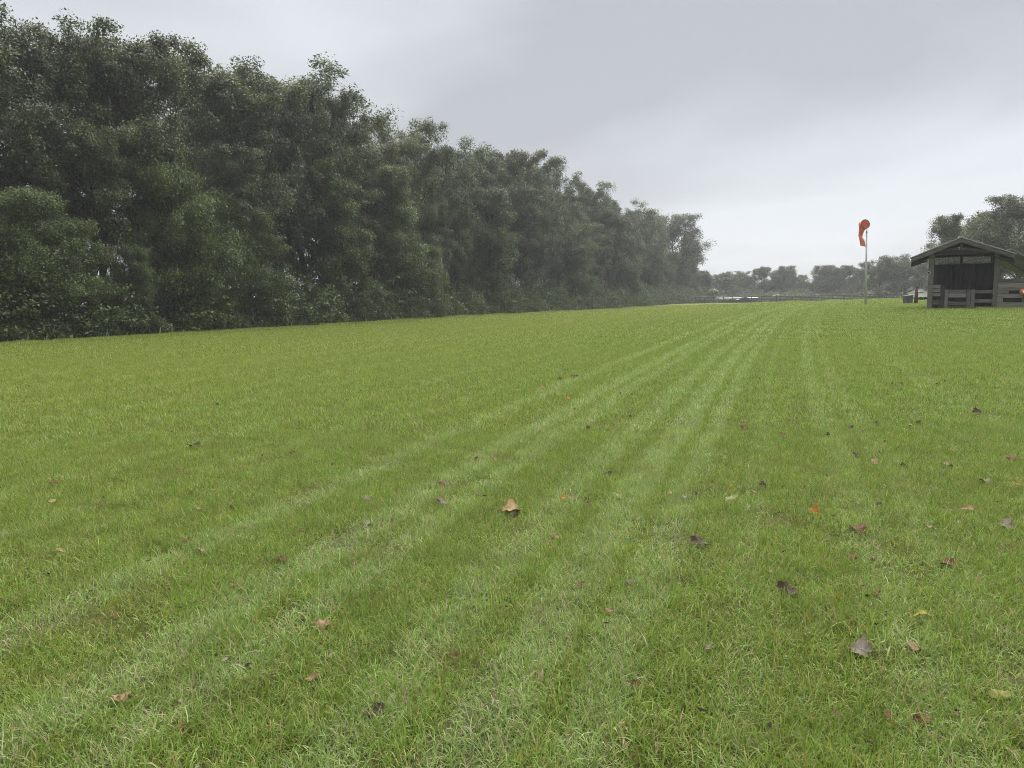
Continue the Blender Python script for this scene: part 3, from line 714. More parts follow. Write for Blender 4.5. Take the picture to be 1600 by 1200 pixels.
# dark growth under the far trees and behind the shelter
g = np.random.default_rng(79); cents = []
for k in range(330):
    if k < 190: x, y, hh = g.uniform(38, 135), g.uniform(230, 262), g.uniform(2.0, 5.5)
    else: x, y, hh = g.uniform(38, 130), g.uniform(197, 208), g.uniform(1.1, 2.3)
    if k >= 190 and 54 < x < 70: continue
    nc = 16; q = g.normal(size=(nc, 3)); q /= np.linalg.norm(q, axis=1)[:, None]; q *= (g.random(nc) ** 0.4)[:, None]
    cents.append(np.stack([x + q[:, 0] * 2.6, y + q[:, 1] * 2.0, gz(x, y) + hh * (0.42 + 0.5 * q[:, 2])], 1))
tag(link('undergrowth', leaf_mesh('undergrowth', np.concatenate(cents), 26, 0.6, 0.6, 0.30, g, M['deep_leaf'])), 'dark brush under the hazy trees beyond the far fence', None, None, 'stuff')

# two palms by the far fence
def palm(px, py_top, py_base, Y, nf, fl, label, seed):
    g = np.random.default_rng(seed); p = at(px, py_base, Y); z = gz(p[0], p[1]); b = np.array([p[0], p[1], z])
    h = max(0.6, at(px, py_top, Y)[2] - z - fl * 0.45)
    r = empty('palm', b); tag(r, label, 'palm')
    MB().tube([b + (0, 0, -0.2), b + (0.1, 0, h * 0.5), b + (0.05, 0, h)], [0.2, 0.16, 0.15], 8).build('trunk', M['bark'], r, True)
    for k in range(nf):
        az = k * 2.4; el = g.uniform(0.3, 1.25); vv, lp, st = [], [], []
        L = fl * g.uniform(0.8, 1.15)
        for s in range(6):
            q = s / 5; e = el - 1.5 * q * q
            c = np.array([0.05, 0, h]) + np.array([math.cos(az) * math.cos(el), math.sin(az) * math.cos(el), 0]) * L * q + np.array([0, 0, L * (math.sin(el) * q - 0.75 * q * q)])
            w = np.array([-math.sin(az), math.cos(az), 0]) * 0.32 * math.sin(math.pi * min(0.97, q + 0.08))
            vv += [c - w - (0, 0, 0.1 * q), c, c + w - (0, 0, 0.1 * q)]
        for s in range(5):
            for m in (0, 1):
                st.append(len(lp)); i = s * 3 + m; lp += [i, i + 1, i + 4, i + 3]
        me = mesh_np('frond', np.array(vv), lp, st); a_ = me.attributes.new('tint', 'FLOAT', 'POINT'); a_.data.foreach_set('value', np.full(len(vv), g.random(), np.float32))
        link('frond', me, r, M['palm_leaf'])
palm(1213, 457, 471, 205, 16, 2.6, 'small yellowish palm with arching fronds behind the far fence', 3)
palm(1113, 449, 473, 214, 16, 2.0, 'pale yellow-green palm beside the end of the wood', 4)

# ------------------------------------------------------------------ far fence
def fence(name, pts, rails, post_h, post_w, rail_h, rail_t, mat, label, group=None):
    b0 = np.array([pts[0][0], pts[0][1], gz(*pts[0])]); r = empty(name, b0); tag(r, label, 'fence', group)
    P = [np.array([x, y, gz(x, y)]) for x, y in pts]
    for p in P:
        MB().beam(p + (0, 0, -0.3), p + (0, 0, post_h), post_w, post_w, (0, 1, 0)).build('post', mat, r)
    for p, q in zip(P[:-1], P[1:]):
        d = (q - p) / np.linalg.norm(q - p); nrm = np.array([d[1], -d[0], 0]) * (post_w / 2 + rail_t / 2)
        for h in rails:
            j = rg.uniform(-0.015, 0.015)
            MB().beam(p + nrm + (0, 0, h + j) + d * 0.006, q + nrm + (0, 0, h - j) - d * 0.006, rail_t, rail_h).build('board', mat, r)
    return r
A, B = at(1086, 474, 190), at(1442, 470, 190)
fence('board_fence', [(A[0] + (B[0] - A[0]) * k / 23, 190 + 2.5 * math.sin(k * 0.2)) for k in range(24)], (0.35, 0.70, 1.05, 1.40), 1.55, 0.14, 0.17, 0.04, M['far_fence'],
      'long dark board fence across the far end of the field')

# ------------------------------------------------------------------ tin-roofed barn beyond the fence
p0, p1 = at(1122, 470, 216), at(1183, 470, 216)
zb = gz(p0[0], 216); b = np.array([p0[0], 216, zb]); W = p1[0] - p0[0]
barn = empty('barn', b); tag(barn, 'low grey barn with pale tin roof beyond the far fence', 'barn')
hw = at(1150, 466.4, 216)[2] - zb; hr = at(1150, 464.0, 218)[2] - zb
MB().prism([b + (0, 0, -0.3), b + (W, 0, -0.3), b + (W, 0, hw), b + (0, 0, hw)], [b + (0, 6, -0.3), b + (W, 6, -0.3), b + (W, 6, hw), b + (0, 6, hw)]).build('wall', M['grey_wall'], barn)
for s, (y0, y1) in enumerate(((-0.6, 3.0), (6.6, 3.0))):
    MB().prism([b + (-0.4, y0, hw - 0.05), b + (W + 0.4, y0, hw - 0.05), b + (W + 0.4, y0, hw + 0.06), b + (-0.4, y0, hw + 0.06)],
               [b + (-0.4, y1, hr - 0.06), b + (W + 0.4, y1, hr - 0.06), b + (W + 0.4, y1, hr + 0.06), b + (-0.4, y1, hr + 0.06)]).build('roof', M['barn_roof'], barn)
gxc = W * 0.62
MB().prism([b + (gxc - 1.9, -2.2, 0), b + (gxc + 1.9, -2.2, 0), b + (gxc + 1.9, -2.2, hw - 0.35), b + (gxc, -2.2, hw + 0.3), b + (gxc - 1.9, -2.2, hw - 0.35)],
           [b + (gxc - 1.9, -0.01, 0), b + (gxc + 1.9, -0.01, 0), b + (gxc + 1.9, -0.01, hw - 0.35), b + (gxc, -0.01, hw + 0.3), b + (gxc - 1.9, -0.01, hw - 0.35)]).build('porch', M['far_fence'], barn)
for sx in (-1, 1):
    MB().prism([b + (gxc, -2.6, hw + 0.34), b + (gxc, -2.6, hw + 0.48), b + (gxc + sx * 2.2, -2.6, hw - 0.32), b + (gxc + sx * 2.2, -2.6, hw - 0.46)],
               [b + (gxc, -0.65, hw + 0.34), b + (gxc, -0.65, hw + 0.48), b + (gxc + sx * 2.2, -0.65, hw - 0.32), b + (gxc + sx * 2.2, -0.65, hw - 0.46)]).build('porch_roof', M['barn_roof'], barn)
for k in range(4):
    x = W * (0.08 + 0.12 * k)
    MB().prism([b + (x, -0.03, 1.0), b + (x + 0.9, -0.03, 1.0), b + (x + 0.9, -0.03, hw - 0.4), b + (x, -0.03, hw - 0.4)], [b + (x, -0.002, 1.0), b + (x + 0.9, -0.002, 1.0), b + (x + 0.9, -0.002, hw - 0.4), b + (x, -0.002, hw - 0.4)]).build('window', M['white_paint'], barn)

# ------------------------------------------------------------------ shelter
PHI = R(29)
U = np.array([math.cos(PHI), -math.sin(PHI), 0]); NB = np.array([math.sin(PHI), math.cos(PHI), 0])   # along the front, and back from it
S0 = at(1452, 482, 40); S0[2] = gz(S0[0], S0[1])
def hit(px, py, back=0.0):
    """(along front, height) where a pixel's ray meets the plane `back` metres behind the front posts"""
    d = ray(px, py); o = np.array([0, 0, EYE]); q = S0 + NB * back
    t = ((q - o) @ NB) / (d @ NB); p = o + d * t
    return (p - S0) @ U, p[2] - S0[2]
def sp_(u_, z_, back=0.0): return S0 + U * u_ + NB * back + np.array([0, 0, z_])
shed = empty('shelter', S0); tag(shed, 'open timber field shelter with shallow gabled tin roof', 'shelter')
uR = hit(1556, 440)[0]; zE = hit(1502, 396)[1]
DB = 3.4
def post(u_, zt, back, w=0.2, mat='wood', name='post', zb_=-0.3):
    return MB().beam(sp_(u_, zb_, back), sp_(u_, zt, back), w, w, tuple(NB)).build(name, M[mat], shed)
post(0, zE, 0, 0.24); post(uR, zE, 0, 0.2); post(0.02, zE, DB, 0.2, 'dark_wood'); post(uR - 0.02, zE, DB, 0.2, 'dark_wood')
# roof slopes with their front barge boards
OV = -0.55
aL, aT, aR = hit(1424, 404, OV), hit(1502, 371.5, OV), hit(1586, 397.5, OV)
bt = 0.19
for nm, (e, s) in enumerate(((aL, -1), (aR, 1))):
    # tin sheets, each slope in five overlapping runs
    nrun = 6; Ltot = DB + 0.5 - OV
    for k in range(nrun):
        y0 = OV + Ltot * k / nrun; y1 = OV + Ltot * (k + 1) / nrun + 0.03; up = 0.004 * (k % 2)
        MB().prism([sp_(aT[0], aT[1] + 0.015 + up, y0), sp_(aT[0], aT[1] + 0.055 + up, y0), sp_(e[0] + s * 0.06, e[1] + 0.055 + up, y0), sp_(e[0] + s * 0.06, e[1] + 0.015 + up, y0)],
                   [sp_(aT[0], aT[1] + 0.015 + up, y1), sp_(aT[0], aT[1] + 0.055 + up, y1), sp_(e[0] + s * 0.06, e[1] + 0.055 + up, y1), sp_(e[0] + s * 0.06, e[1] + 0.015 + up, y1)]).build('roof_sheet', M['roof_tin'], shed)
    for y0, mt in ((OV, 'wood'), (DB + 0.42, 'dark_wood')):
        MB().prism([sp_(aT[0], aT[1], y0), sp_(aT[0], aT[1] - bt - 0.03, y0), sp_(e[0], e[1] - bt, y0), sp_(e[0], e[1], y0)],
                   [sp_(aT[0], aT[1], y0 + 0.05), sp_(aT[0], aT[1] - bt - 0.03, y0 + 0.05), sp_(e[0], e[1] - bt, y0 + 0.05), sp_(e[0], e[1], y0 + 0.05)]).build('barge_board', M[mt], shed)
    for k in range(5):
        y0 = 0.1 + DB * k / 4.3
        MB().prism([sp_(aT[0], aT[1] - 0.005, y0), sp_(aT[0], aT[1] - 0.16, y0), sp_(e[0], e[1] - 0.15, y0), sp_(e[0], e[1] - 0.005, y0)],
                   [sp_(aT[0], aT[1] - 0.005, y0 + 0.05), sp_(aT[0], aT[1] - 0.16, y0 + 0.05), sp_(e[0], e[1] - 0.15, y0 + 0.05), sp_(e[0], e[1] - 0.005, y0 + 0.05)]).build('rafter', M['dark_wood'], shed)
    q = e[1] - 0.30
    MB().prism([sp_(e[0], e[1] - bt - 0.004, OV + 0.1), sp_(e[0], e[1] - 0.42, OV + 0.1), sp_(e[0] - s * 0.75, e[1] - 0.16, OV + 0.1), sp_(e[0] - s * 0.75, e[1] - bt + 0.10, OV + 0.1)],
               [sp_(e[0], e[1] - bt - 0.004, OV + 0.16), sp_(e[0], e[1] - 0.42, OV + 0.16), sp_(e[0] - s * 0.75, e[1] - 0.16, OV + 0.16), sp_(e[0] - s * 0.75, e[1] - bt + 0.10, OV + 0.16)]).build('eave_bracket', M['dark_wood'], shed)
MB().beam(sp_(aT[0], aT[1] + 0.07, OV - 0.05), sp_(aT[0], aT[1] + 0.07, DB + 0.5), 0.22, 0.04).build('ridge_cap', M['roof_tin'], shed)
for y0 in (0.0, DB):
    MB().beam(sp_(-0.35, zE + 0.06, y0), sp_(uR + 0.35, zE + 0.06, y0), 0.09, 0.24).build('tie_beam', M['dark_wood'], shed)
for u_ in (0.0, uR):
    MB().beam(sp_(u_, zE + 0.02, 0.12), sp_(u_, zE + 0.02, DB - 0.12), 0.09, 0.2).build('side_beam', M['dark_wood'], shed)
k0 = hit(1502, 392)
MB().beam(sp_(k0[0], zE + 0.18, 0.0), sp_(k0[0], aT[1] - 0.02, 0.0), 0.12, 0.12, tuple(NB)).build('king_post', M['wood'], shed)
for s in (-1, 1):      # curved collar braces
    a_, b_ = hit(1502 + s * 4, 388), hit(1502 + s * 46, 394)
    MB().beam(sp_(a_[0], a_[1], -0.07), sp_(b_[0], b_[1] + 0.02, -0.07), 0.04, 0.12).build('brace', M['wood'], shed)
# back wall of dark planks with a long opening above
zl, zt = hit(1500, 456, DB)[1], hit(1500, 412.5, DB)[1]
ul, ur = hit(1458, 430, DB - 0.1)[0], hit(1553, 430, DB - 0.1)[0]
npl = 13
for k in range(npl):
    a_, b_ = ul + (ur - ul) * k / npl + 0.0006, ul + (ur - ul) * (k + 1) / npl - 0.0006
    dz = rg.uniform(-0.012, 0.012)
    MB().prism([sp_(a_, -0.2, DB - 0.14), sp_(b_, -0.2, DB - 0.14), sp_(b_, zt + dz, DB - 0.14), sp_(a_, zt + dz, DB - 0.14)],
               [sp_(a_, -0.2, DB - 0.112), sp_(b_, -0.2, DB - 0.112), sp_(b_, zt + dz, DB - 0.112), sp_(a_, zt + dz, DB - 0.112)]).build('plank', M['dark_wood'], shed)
ztop = hit(1500, 401, DB)[1]
um = hit(1502, 406, DB)[0]
MB().beam(sp_(um, zt - 0.02, DB - 0.05), sp_(um, zE, DB - 0.05), 0.1, 0.1, tuple(NB)).build('opening_post', M['dark_wood'], shed)
for ua, ub in ((hit(1478, 406, DB)[0], um - 0.06), (um + 0.06, ur - 0.12)):     # pale frames of the two panes
    fr = MB()
    for (x0, z0, x1, z1) in ((ua, zt + 0.02, ub, zt + 0.02), (ua, ztop, ub, ztop)): fr.beam(sp_(x0, z0, DB - 0.2), sp_(x1, z1, DB - 0.2), 0.03, 0.03)
    for x0 in (ua, ub): fr.beam(sp_(x0, zt + 0.036, DB - 0.2), sp_(x0, ztop - 0.016, DB - 0.2), 0.03, 0.03, tuple(NB))
    fr.build('opening_frame', M['grey_wall'], shed)
# half-height side walls
for u_, tag_ in ((-0.02, 'l'), (uR + 0.02, 'r')):
    for k in range(5):
        z0 = 0.12 + 0.27 * k
        MB().beam(sp_(u_, z0, 0.13), sp_(u_, z0, DB - 0.13), 0.03, 0.2).build('side_board', M['wood_long'], shed)
def board(xa, xb, ya, yb, back=-0.02, mat='wood_long', name='board', parent=None, th=0.035):
    """a horizontal board filling a pixel span on the front plane"""
    xm = (xa + xb) / 2; a_, b_ = hit(xa, (ya + yb) / 2, back), hit(xb, (ya + yb) / 2, back); z0, z1 = hit(xm, yb, back)[1], hit(xm, ya, back)[1]
    j = rg.uniform(-0.012, 0.012)
    return MB().beam(sp_(a_[0], (z0 + z1) / 2 + j, back), sp_(b_[0], (z0 + z1) / 2 - j, back), th, z1 - z0).build(name, M[mat], parent or shed)
def upright(x, w, ya, yb, back=-0.06, mat='wood', name='fence_post', parent=None):
    a_ = hit(x, yb, back); wz = w * 40 / F; zt_ = hit(x, ya, back)[1]
    return MB().beam(sp_(a_[0], -0.25, back), sp_(a_[0], zt_, back), wz, 0.1, tuple(NB)).build(name, M[mat], parent or shed)
for ya, yb in ((445, 450.5), (451.2, 456.4), (457.5, 463), (469.5, 476)): board(1455.5, 1469.5, ya, yb, -0.01)
upright(1471.8, 4.5, 446, 483, -0.02, 'dark_wood'); upright(1477.5, 4.5, 452.5, 483, -0.07)
for ya, yb in ((452.6, 457.5), (458.5, 464.8), (471, 477)): board(1480.5, 1509.5, ya, yb, -0.06)
upright(1512.2, 5, 452.4, 483, -0.07); upright(1519, 5, 452.2, 483, -0.08)
for ya, yb in ((453.3, 458.2), (467.2, 472.8), (479, 481.5)): board(1522, 1553, ya, yb, -0.04)
# round dial on the front post
c = hit(1451.3, 426.5, -0.14); ctr = Vector(sp_(c[0], c[1], -0.14))
dial = empty('wall_clock', ctr); tag(dial, 'small round grey dial hung on the front corner post of the shelter', 'clock')
ring, face = MB(), MB()
ring.prism([ctr + Vector(U) * 0.1 * math.cos(t) + Vector((0, 0, 0.1 * math.sin(t))) for t in np.linspace(0, 2 * math.pi, 20, False)],
           [ctr + Vector(NB) * 0.018 + Vector(U) * 0.1 * math.cos(t) + Vector((0, 0, 0.1 * math.sin(t))) for t in np.linspace(0, 2 * math.pi, 20, False)])
face.prism([ctr - Vector(NB) * 0.008 + Vector(U) * 0.045 * math.cos(t) + Vector((0, 0, 0.045 * math.sin(t))) for t in np.linspace(0, 2 * math.pi, 14, False)],
           [ctr - Vector(NB) * 0.001 + Vector(U) * 0.045 * math.cos(t) + Vector((0, 0, 0.045 * math.sin(t))) for t in np.linspace(0, 2 * math.pi, 14, False)])
ring.build('rim', M['dial'], dial); face.build('face', M['black'], dial)

# board fence running off from the shelter
q = hit(1559.5, 480, 0.0); fb = sp_(q[0], 0, 0.05); fb[2] = gz(fb[0], fb[1])
ff = empty('board_fence', fb); tag(ff, 'weathered grey close-boarded fence running from the shelter out of the photo', 'fence')
for ya, yb in ((434.5, 442.2), (442.0, 448.2), (448.0, 453.6)): board(1557.6, 1640, ya, yb, -0.03, parent=ff)
board(1557.6, 1576, 454.2, 458.4, -0.035, parent=ff); board(1557.6, 1598, 459.0, 465.0, -0.03, parent=ff); board(1557.6, 1567, 466, 472.0, -0.035, parent=ff); board(1557.6, 1640, 472.6, 479.5, -0.03, parent=ff)
board(1598.4, 1640, 459.0, 465.4, -0.03, parent=ff); board(1557.6, 1640, 465.2, 472.6, 0.14, 'dark_wood', parent=ff); board(1557.6, 1640, 453.2, 459.2, 0.14, 'dark_wood', parent=ff)  # last two: dark backing added behind the gaps, shade put in as colour
for x in (1560.5, 1598, 1638): upright(x, 4, 434, 484, 0.06, parent=ff)
# bucket on the fence
c = hit(1598.5, 456.5, -0.2); ctr = sp_(c[0], c[1], -0.2)
bk = empty('bucket', ctr); tag(bk, 'small orange bucket with white disc hung on the board fence at the photo edge', 'bucket')
MB().tube([ctr + NB * 0.1 + (0, 0, -0.03), ctr - NB * 0.02, ctr - NB * 0.08 + (0, 0, 0.03)], [0.11, 0.14, 0.15], 14).build('shell', M['bucket'], bk, True)
MB().tube([ctr - NB * 0.084 + (0, 0, 0.031) + U * 0.06, ctr - NB * 0.09 + (0, 0, 0.033) + U * 0.06], [0.075, 0.075], 14).build('white_disc', M['white_paint'], bk)  # flat white disc set off-centre over the bucket mouth
MB().tube([ctr + U * 0.15 - NB * 0.07, ctr + (0, 0, 0.22), ctr - U * 0.15 - NB * 0.07], 0.008, 6).build('handle', M['steel'], bk)

# second roof beyond the fence, with its brace
q0 = at(1587, 398, 43.5); lt = empty('lean_to', (q0[0], q0[1], gz(q0[0], q0[1]))); tag(lt, 'dark lean-to roof on angled brace behind the shelter, cut by the photo edge', 'lean-to')
e0, e1 = at(1582, 391, 44.2), at(1668, 438, 44.2)
for k in range(4):
    o0 = np.array([0, 0.8 * k, 0]); o1 = np.array([0, 0.8 * k + 0.79, 0]); th = np.array([0, 0, 0.1])
    MB().prism([e0 + o0, e1 + o0, e1 + o0 + th, e0 + o0 + th], [e0 + o1, e1 + o1, e1 + o1 + th, e0 + o1 + th]).build('roof_sheet', M['grey_wall'], lt)
b0, b1 = at(1578, 408, 44.4), at(1604, 425, 44.4)
MB().beam(b0, b1, 0.1, 0.14).build('brace', M['dark_wood'], lt)
pb = at(1606, 470, 44.4); pb[2] = gz(pb[0], pb[1])
MB().beam(pb + (0, 0, -0.2), (pb[0], pb[1], at(1606, 404, 44.4)[2]), 0.16, 0.16, (0, 1, 0)).build('post', M['dark_wood'], lt)

# things in the grass beside the shelter
p = at(1431, 468, 58); p[2] = gz(p[0], p[1]); r = empty('stump', p); tag(r, 'reddish-brown weathered post standing in grass beside the shelter', 'post')
ht = at(1431, 449, 58)[2] - p[2]
MB().tube([p + (0, 0, -0.2), p + (0.02, 0, ht * 0.6), p + (0.03, 0, ht)], [0.15, 0.13, 0.1], 9).build('trunk', M['rust_wood'], r, True)
MB().tube([p + (0.03, 0, ht - 0.02), p + (0.03, 0, ht + 0.03)], [0.12, 0.11], 9).build('cap', M['wood'], r)
p = at(1418, 468, 60); p[2] = gz(p[0], p[1]); r = empty('water_trough', p); tag(r, 'low grey trough lying in the grass next to the reddish-brown post', 'trough')
w = 0.3; ht = max(0.28, at(1418, 461.5, 60)[2] - p[2])
MB().prism([p + (-w * 0.7, -0.25, -0.1), p + (w * 0.8, -0.25, -0.1), p + (w, -0.3, ht), p + (-w * 0.85, -0.3, ht - 0.06)], [p + (-w * 0.7, 0.25, -0.1), p + (w * 0.8, 0.25, -0.1), p + (w, 0.3, ht), p + (-w * 0.85, 0.3, ht - 0.06)]).build('tub', M['stone_grey'], r)
MB().prism([p + (-w * 0.9, -0.33, ht - 0.055), p + (w * 1.05, -0.33, ht + 0.005), p + (w * 1.05, -0.33, ht + 0.04), p + (-w * 0.9, -0.33, ht - 0.02)], [p + (-w * 0.9, 0.33, ht - 0.055), p + (w * 1.05, 0.33, ht + 0.005), p + (w * 1.05, 0.33, ht + 0.04), p + (-w * 0.9, 0.33, ht - 0.02)]).build('rim', M['wood'], r)
# white trailer
pl, pr = at(1434.5, 468, 72), at(1450, 468, 72); zb = gz(pl[0], 72); b = np.array([pl[0], 72, zb]); W = pr[0] - pl[0]
r = empty('trailer', b); tag(r, 'small white-panelled trailer half hidden behind the front corner post of the shelter', 'trailer')
z0, z1, z2 = at(1440, 464.5, 72)[2] - zb, at(1440, 457.3, 72)[2] - zb, at(1440, 452.5, 72)[2] - zb
for k in range(5):
    xa, xb_ = W * k / 5 + 0.008, W * (k + 1) / 5 - 0.008
    za = z1 - 0.05 + 0.05 * k / 2
    MB().prism([b + (xa, 0, z0), b + (xb_, 0, z0), b + (xb_, 0, za + 0.02), b + (xa, 0, za)], [b + (xa, 1.8, z0), b + (xb_, 1.8, z0), b + (xb_, 1.8, za + 0.02), b + (xa, 1.8, za)]).build('side_panel', M['white_paint'], r)
MB().prism([b + (-0.06, -0.06, z1 + 0.0), b + (W, -0.06, z1 + 0.12), b + (W, -0.06, z1 + 0.15), b + (-0.06, -0.06, z1 + 0.03)], [b + (-0.06, 1.86, z1 + 0.0), b + (W, 1.86, z1 + 0.12), b + (W, 1.86, z1 + 0.15), b + (-0.06, 1.86, z1 + 0.03)]).build('roof', M['grey_wall'], r)
MB().prism([b + (W * 0.4, 0.4, z1 + 0.2), b + (W * 0.72, 0.4, z1 + 0.2), b + (W * 0.72, 0.4, z2), b + (W * 0.4, 0.4, z2)], [b + (W * 0.4, 0.9, z1 + 0.2), b + (W * 0.72, 0.9, z1 + 0.2), b + (W * 0.72, 0.9, z2), b + (W * 0.4, 0.9, z2)]).build('roof_vent', M['white_paint'], r)
MB().beam(b + (0, 0.9, z0 - 0.06), b + (W, 0.9, z0 - 0.06), 1.5, 0.1).build('chassis', M['black'], r)
for x in (0.25, 0.75):
    c = b + (W * x, 0.0, 0.2)
    MB().tube([c, c + (0, 0.2, 0)], [0.24, 0.24], 14).build('wheel', M['black'], r)

# ------------------------------------------------------------------ windsock
p = at(1352.6, 478.5, 60); p[2] = gz(p[0], p[1]); top = at(1354.2, 363, 60)
ws = empty('windsock', p); tag(ws, 'limp orange windsock hanging from a tall slim grey pole', 'windsock')
MB().tube([p + (0, 0, -0.3), p * 0.5 + top * 0.5, top], [0.085, 0.075, 0.062], 10).build('pole', M['steel'], ws, True)
MB().tube([top + (0, 0, -0.02), top + (0.0, 0, 0.12), top + (0.02, 0, 0.42)], [0.075, 0.03, 0.02], 8).build('swivel', M['steel'], ws, True)
rc = at(1352.3, 350, 59.9); rr_ = 0.345
# mouth ring, facing the viewer and a little to the right
ax = np.array([-0.12, 0.97, -0.2]); ax /= np.linalg.norm(ax); ex = np.cross(ax, [0, 0, 1]); ex /= np.linalg.norm(ex); ez = np.cross(ex, ax)
rp = [rc + ex * rr_ * math.cos(t) + ez * rr_ * math.sin(t) for t in np.linspace(0, 2 * math.pi, 25)]
MB().tube(rp, 0.022, 6).build('ring', M['rust_wood'], ws, True)
# cloth: a tapering tube that bulges back, falls to the left, kinks and ends open
path = [rc, rc + ax * 0.28 + (-0.04, 0, -0.03), at(1347.5, 357, 60.15), at(1345.0, 364.5, 60.2), at(1344.2, 369.5, 60.15), at(1346.6, 374.5, 60.1), at(1347.8, 379, 60.1), at(1348.6, 384.5, 60.1)]
wid = [0.345, 0.34, 0.24, 0.18, 0.15, 0.185, 0.19, 0.185]; thk = [0.345, 0.32, 0.2, 0.12, 0.07, 0.07, 0.08, 0.08]
xdir = [ex] * 2 + [np.array([0.93, 0.1, 0.35]), np.array([0.97, 0.1, 0.25]), np.array([0.95, 0.05, -0.3]), np.array([0.97, 0, -0.22]), np.array([0.98, 0, -0.15]), np.array([0.98, 0, -0.2])]
ydir = [ez] * 2 + [np.array([-0.2, 0.6, 0.75]), np.array([0, 0.95, 0.3]), np.array([0, 1, 0.1]), np.array([0, 1, 0]), np.array([0, 1, 0]), np.array([0, 1, 0])]
g = np.random.default_rng(4); cloth = MB(); N = 28; rows = []
def lerp_rows(vals, s):
    i = min(int(s), len(vals) - 2); q = s - i; return np.asarray(vals[i]) * (1 - q) + np.asarray(vals[i + 1]) * q
ns = 29
for si in range(ns):
    s = si / (ns - 1) * (len(path) - 1)
    c, w_, t_, xd, yd = lerp_rows(path, s), lerp_rows(wid, s), lerp_rows(thk, s), lerp_rows(xdir, s), lerp_rows(ydir, s)
    for k in range(N):
        a_ = 2 * math.pi * k / N; fold = 1 + (0.0 if si < 4 else 0.13) * math.sin(5 * a_ + s * 0.9) + (0 if si < 4 else 0.05 * math.sin(9 * a_ - s))
        cloth.v.append(tuple(c + xd * w_ * math.cos(a_) * fold + yd * t_ * math.sin(a_) * fold))
for si in range(ns - 1):
    for k in range(N):
        k2 = (k + 1) % N; cloth.f.append((si * N + k, si * N + k2, (si + 1) * N + k2, (si + 1) * N + k))
cl = cloth.build('sock', M['orange'], ws, True)
MB().beam(rc + ez * -rr_, top + (0.02, 0, 0.3), 0.025, 0.025).build('arm', M['steel'], ws)
MB().beam(rc - ex * rr_, rc + ex * rr_, 0.015, 0.015).build('spoke', M['rust_wood'], ws)

# ------------------------------------------------------------------ fallen leaves
def leaf_shape(kind, seed):
    g = np.random.default_rng(seed); v = [(0, 0, 0)]; n = 40
    for rfrac in (0.5, 1.0):
        for k in range(n):
            a_ = 2 * math.pi * k / n
            if kind == 'lobed':
                r = 0.30 + 0.20 * abs(math.cos(2.5 * (a_ - math.pi / 2))) ** 0.8 + 0.035 * math.sin(15 * a_) ; r *= 1.0 if math.sin(a_) > -0.6 else 0.72
                x, y = r * math.cos(a_), r * math.sin(a_)
            elif kind == 'oval':
                x, y = 0.27 * math.cos(a_) * (1 - 0.25 * math.sin(a_)), 0.5 * math.sin(a_)
                x += 0.012 * math.sin(9 * a_)
            else:
                x, y = 0.13 * math.cos(a_) * (1 - 0.2 * math.sin(a_)), 0.5 * math.sin(a_)
            x *= rfrac; y *= rfrac
            d = math.hypot(x, y)
            if kind == 'lobed': z = 0.55 * d * d * math.sin(2 * a_ + seed) + 0.35 * x * x - 0.03 * math.sin(5 * a_) * rfrac
            elif kind == 'oval': z = 1.1 * x * x + 0.5 * y * y * (1 if seed % 2 else -0.6) + 0.06 * math.sin(3 * a_ + seed) * rfrac
            else: z = 2.0 * x * x - 0.9 * y * y + 0.04 * math.sin(7 * y)
            v.append((x, y, z * 1.2))
    f = [(0, 1 + k, 1 + (k + 1) % n) for k in range(n)] + [(1 + k, 1 + n + k, 1 + n + (k + 1) % n, 1 + (k + 1) % n) for k in range(n)]
    b_ = len(v)       # stalk, a thin flat strip with thickness
    y0 = -0.36 if kind == 'lobed' else -0.48
    for (x, y, z) in ((-0.012, y0, 0.01), (0.012, y0, 0.01), (0.0, y0, 0.03), (-0.008, y0 - 0.3, -0.05), (0.008, y0 - 0.3, -0.05), (0.0, y0 - 0.3, -0.035)): v.append((x, y, z))
    f += [(b_, b_ + 1, b_ + 4, b_ + 3), (b_ + 1, b_ + 2, b_ + 5, b_ + 4), (b_ + 2, b_, b_ + 3, b_ + 5), (b_ + 3, b_ + 4, b_ + 5)]
    me = bpy.data.meshes.new('fallen_leaf'); me.from_pydata(v, [], f); me.polygons.foreach_set('use_smooth', np.ones(len(me.polygons), bool)); me.update()
    return me
def leaf_mat(name, c0, c1):
    m, n, l, b = new_mat(name)
    tc = n.new('ShaderNodeTexCoord'); f = noise(n, l, tc.outputs['Object'], 7.0, 5.0, 0.65)
    r = ramp(n, [(0.32, c0), (0.66, c1)]); l.new(f, r.inputs[0])
    w = n.new('ShaderNodeTexWave'); w.inputs['Scale'].default_value = 6; w.inputs['Distortion'].default_value = 1.5; l.new(tc.outputs['Object'], w.inputs['Vector'])
    l.new(mix(n, l, math_n(n, l, 'MULTIPLY', w.outputs['Fac'], 0.3), r.outputs[0], c0), b.inputs['Base Color'])
    b.inputs['Roughness'].default_value = 0.7; b.inputs['Specular IOR Level'].default_value = 0.25
    return m
LC = {'tan': ((0.34, 0.21, 0.095), (0.52, 0.37, 0.18)), 'orange': ((0.45, 0.13, 0.02), (0.66, 0.24, 0.04)), 'rust brown': ((0.11, 0.045, 0.02), (0.22, 0.095, 0.045)),
      'dark brown': ((0.035, 0.02, 0.012), (0.085, 0.045, 0.026)), 'purplish grey': ((0.19, 0.15, 0.125), (0.32, 0.265, 0.225)), 'yellow': ((0.36, 0.32, 0.05), (0.55, 0.48, 0.09)),
      'pale green': ((0.27, 0.31, 0.11), (0.42, 0.44, 0.19)), 'pinkish tan': ((0.30, 0.17, 0.10), (0.45, 0.28, 0.18)), 'olive': ((0.2, 0.2, 0.045), (0.32, 0.31, 0.075)), 'straw': ((0.36, 0.29, 0.16), (0.52, 0.44, 0.27))}
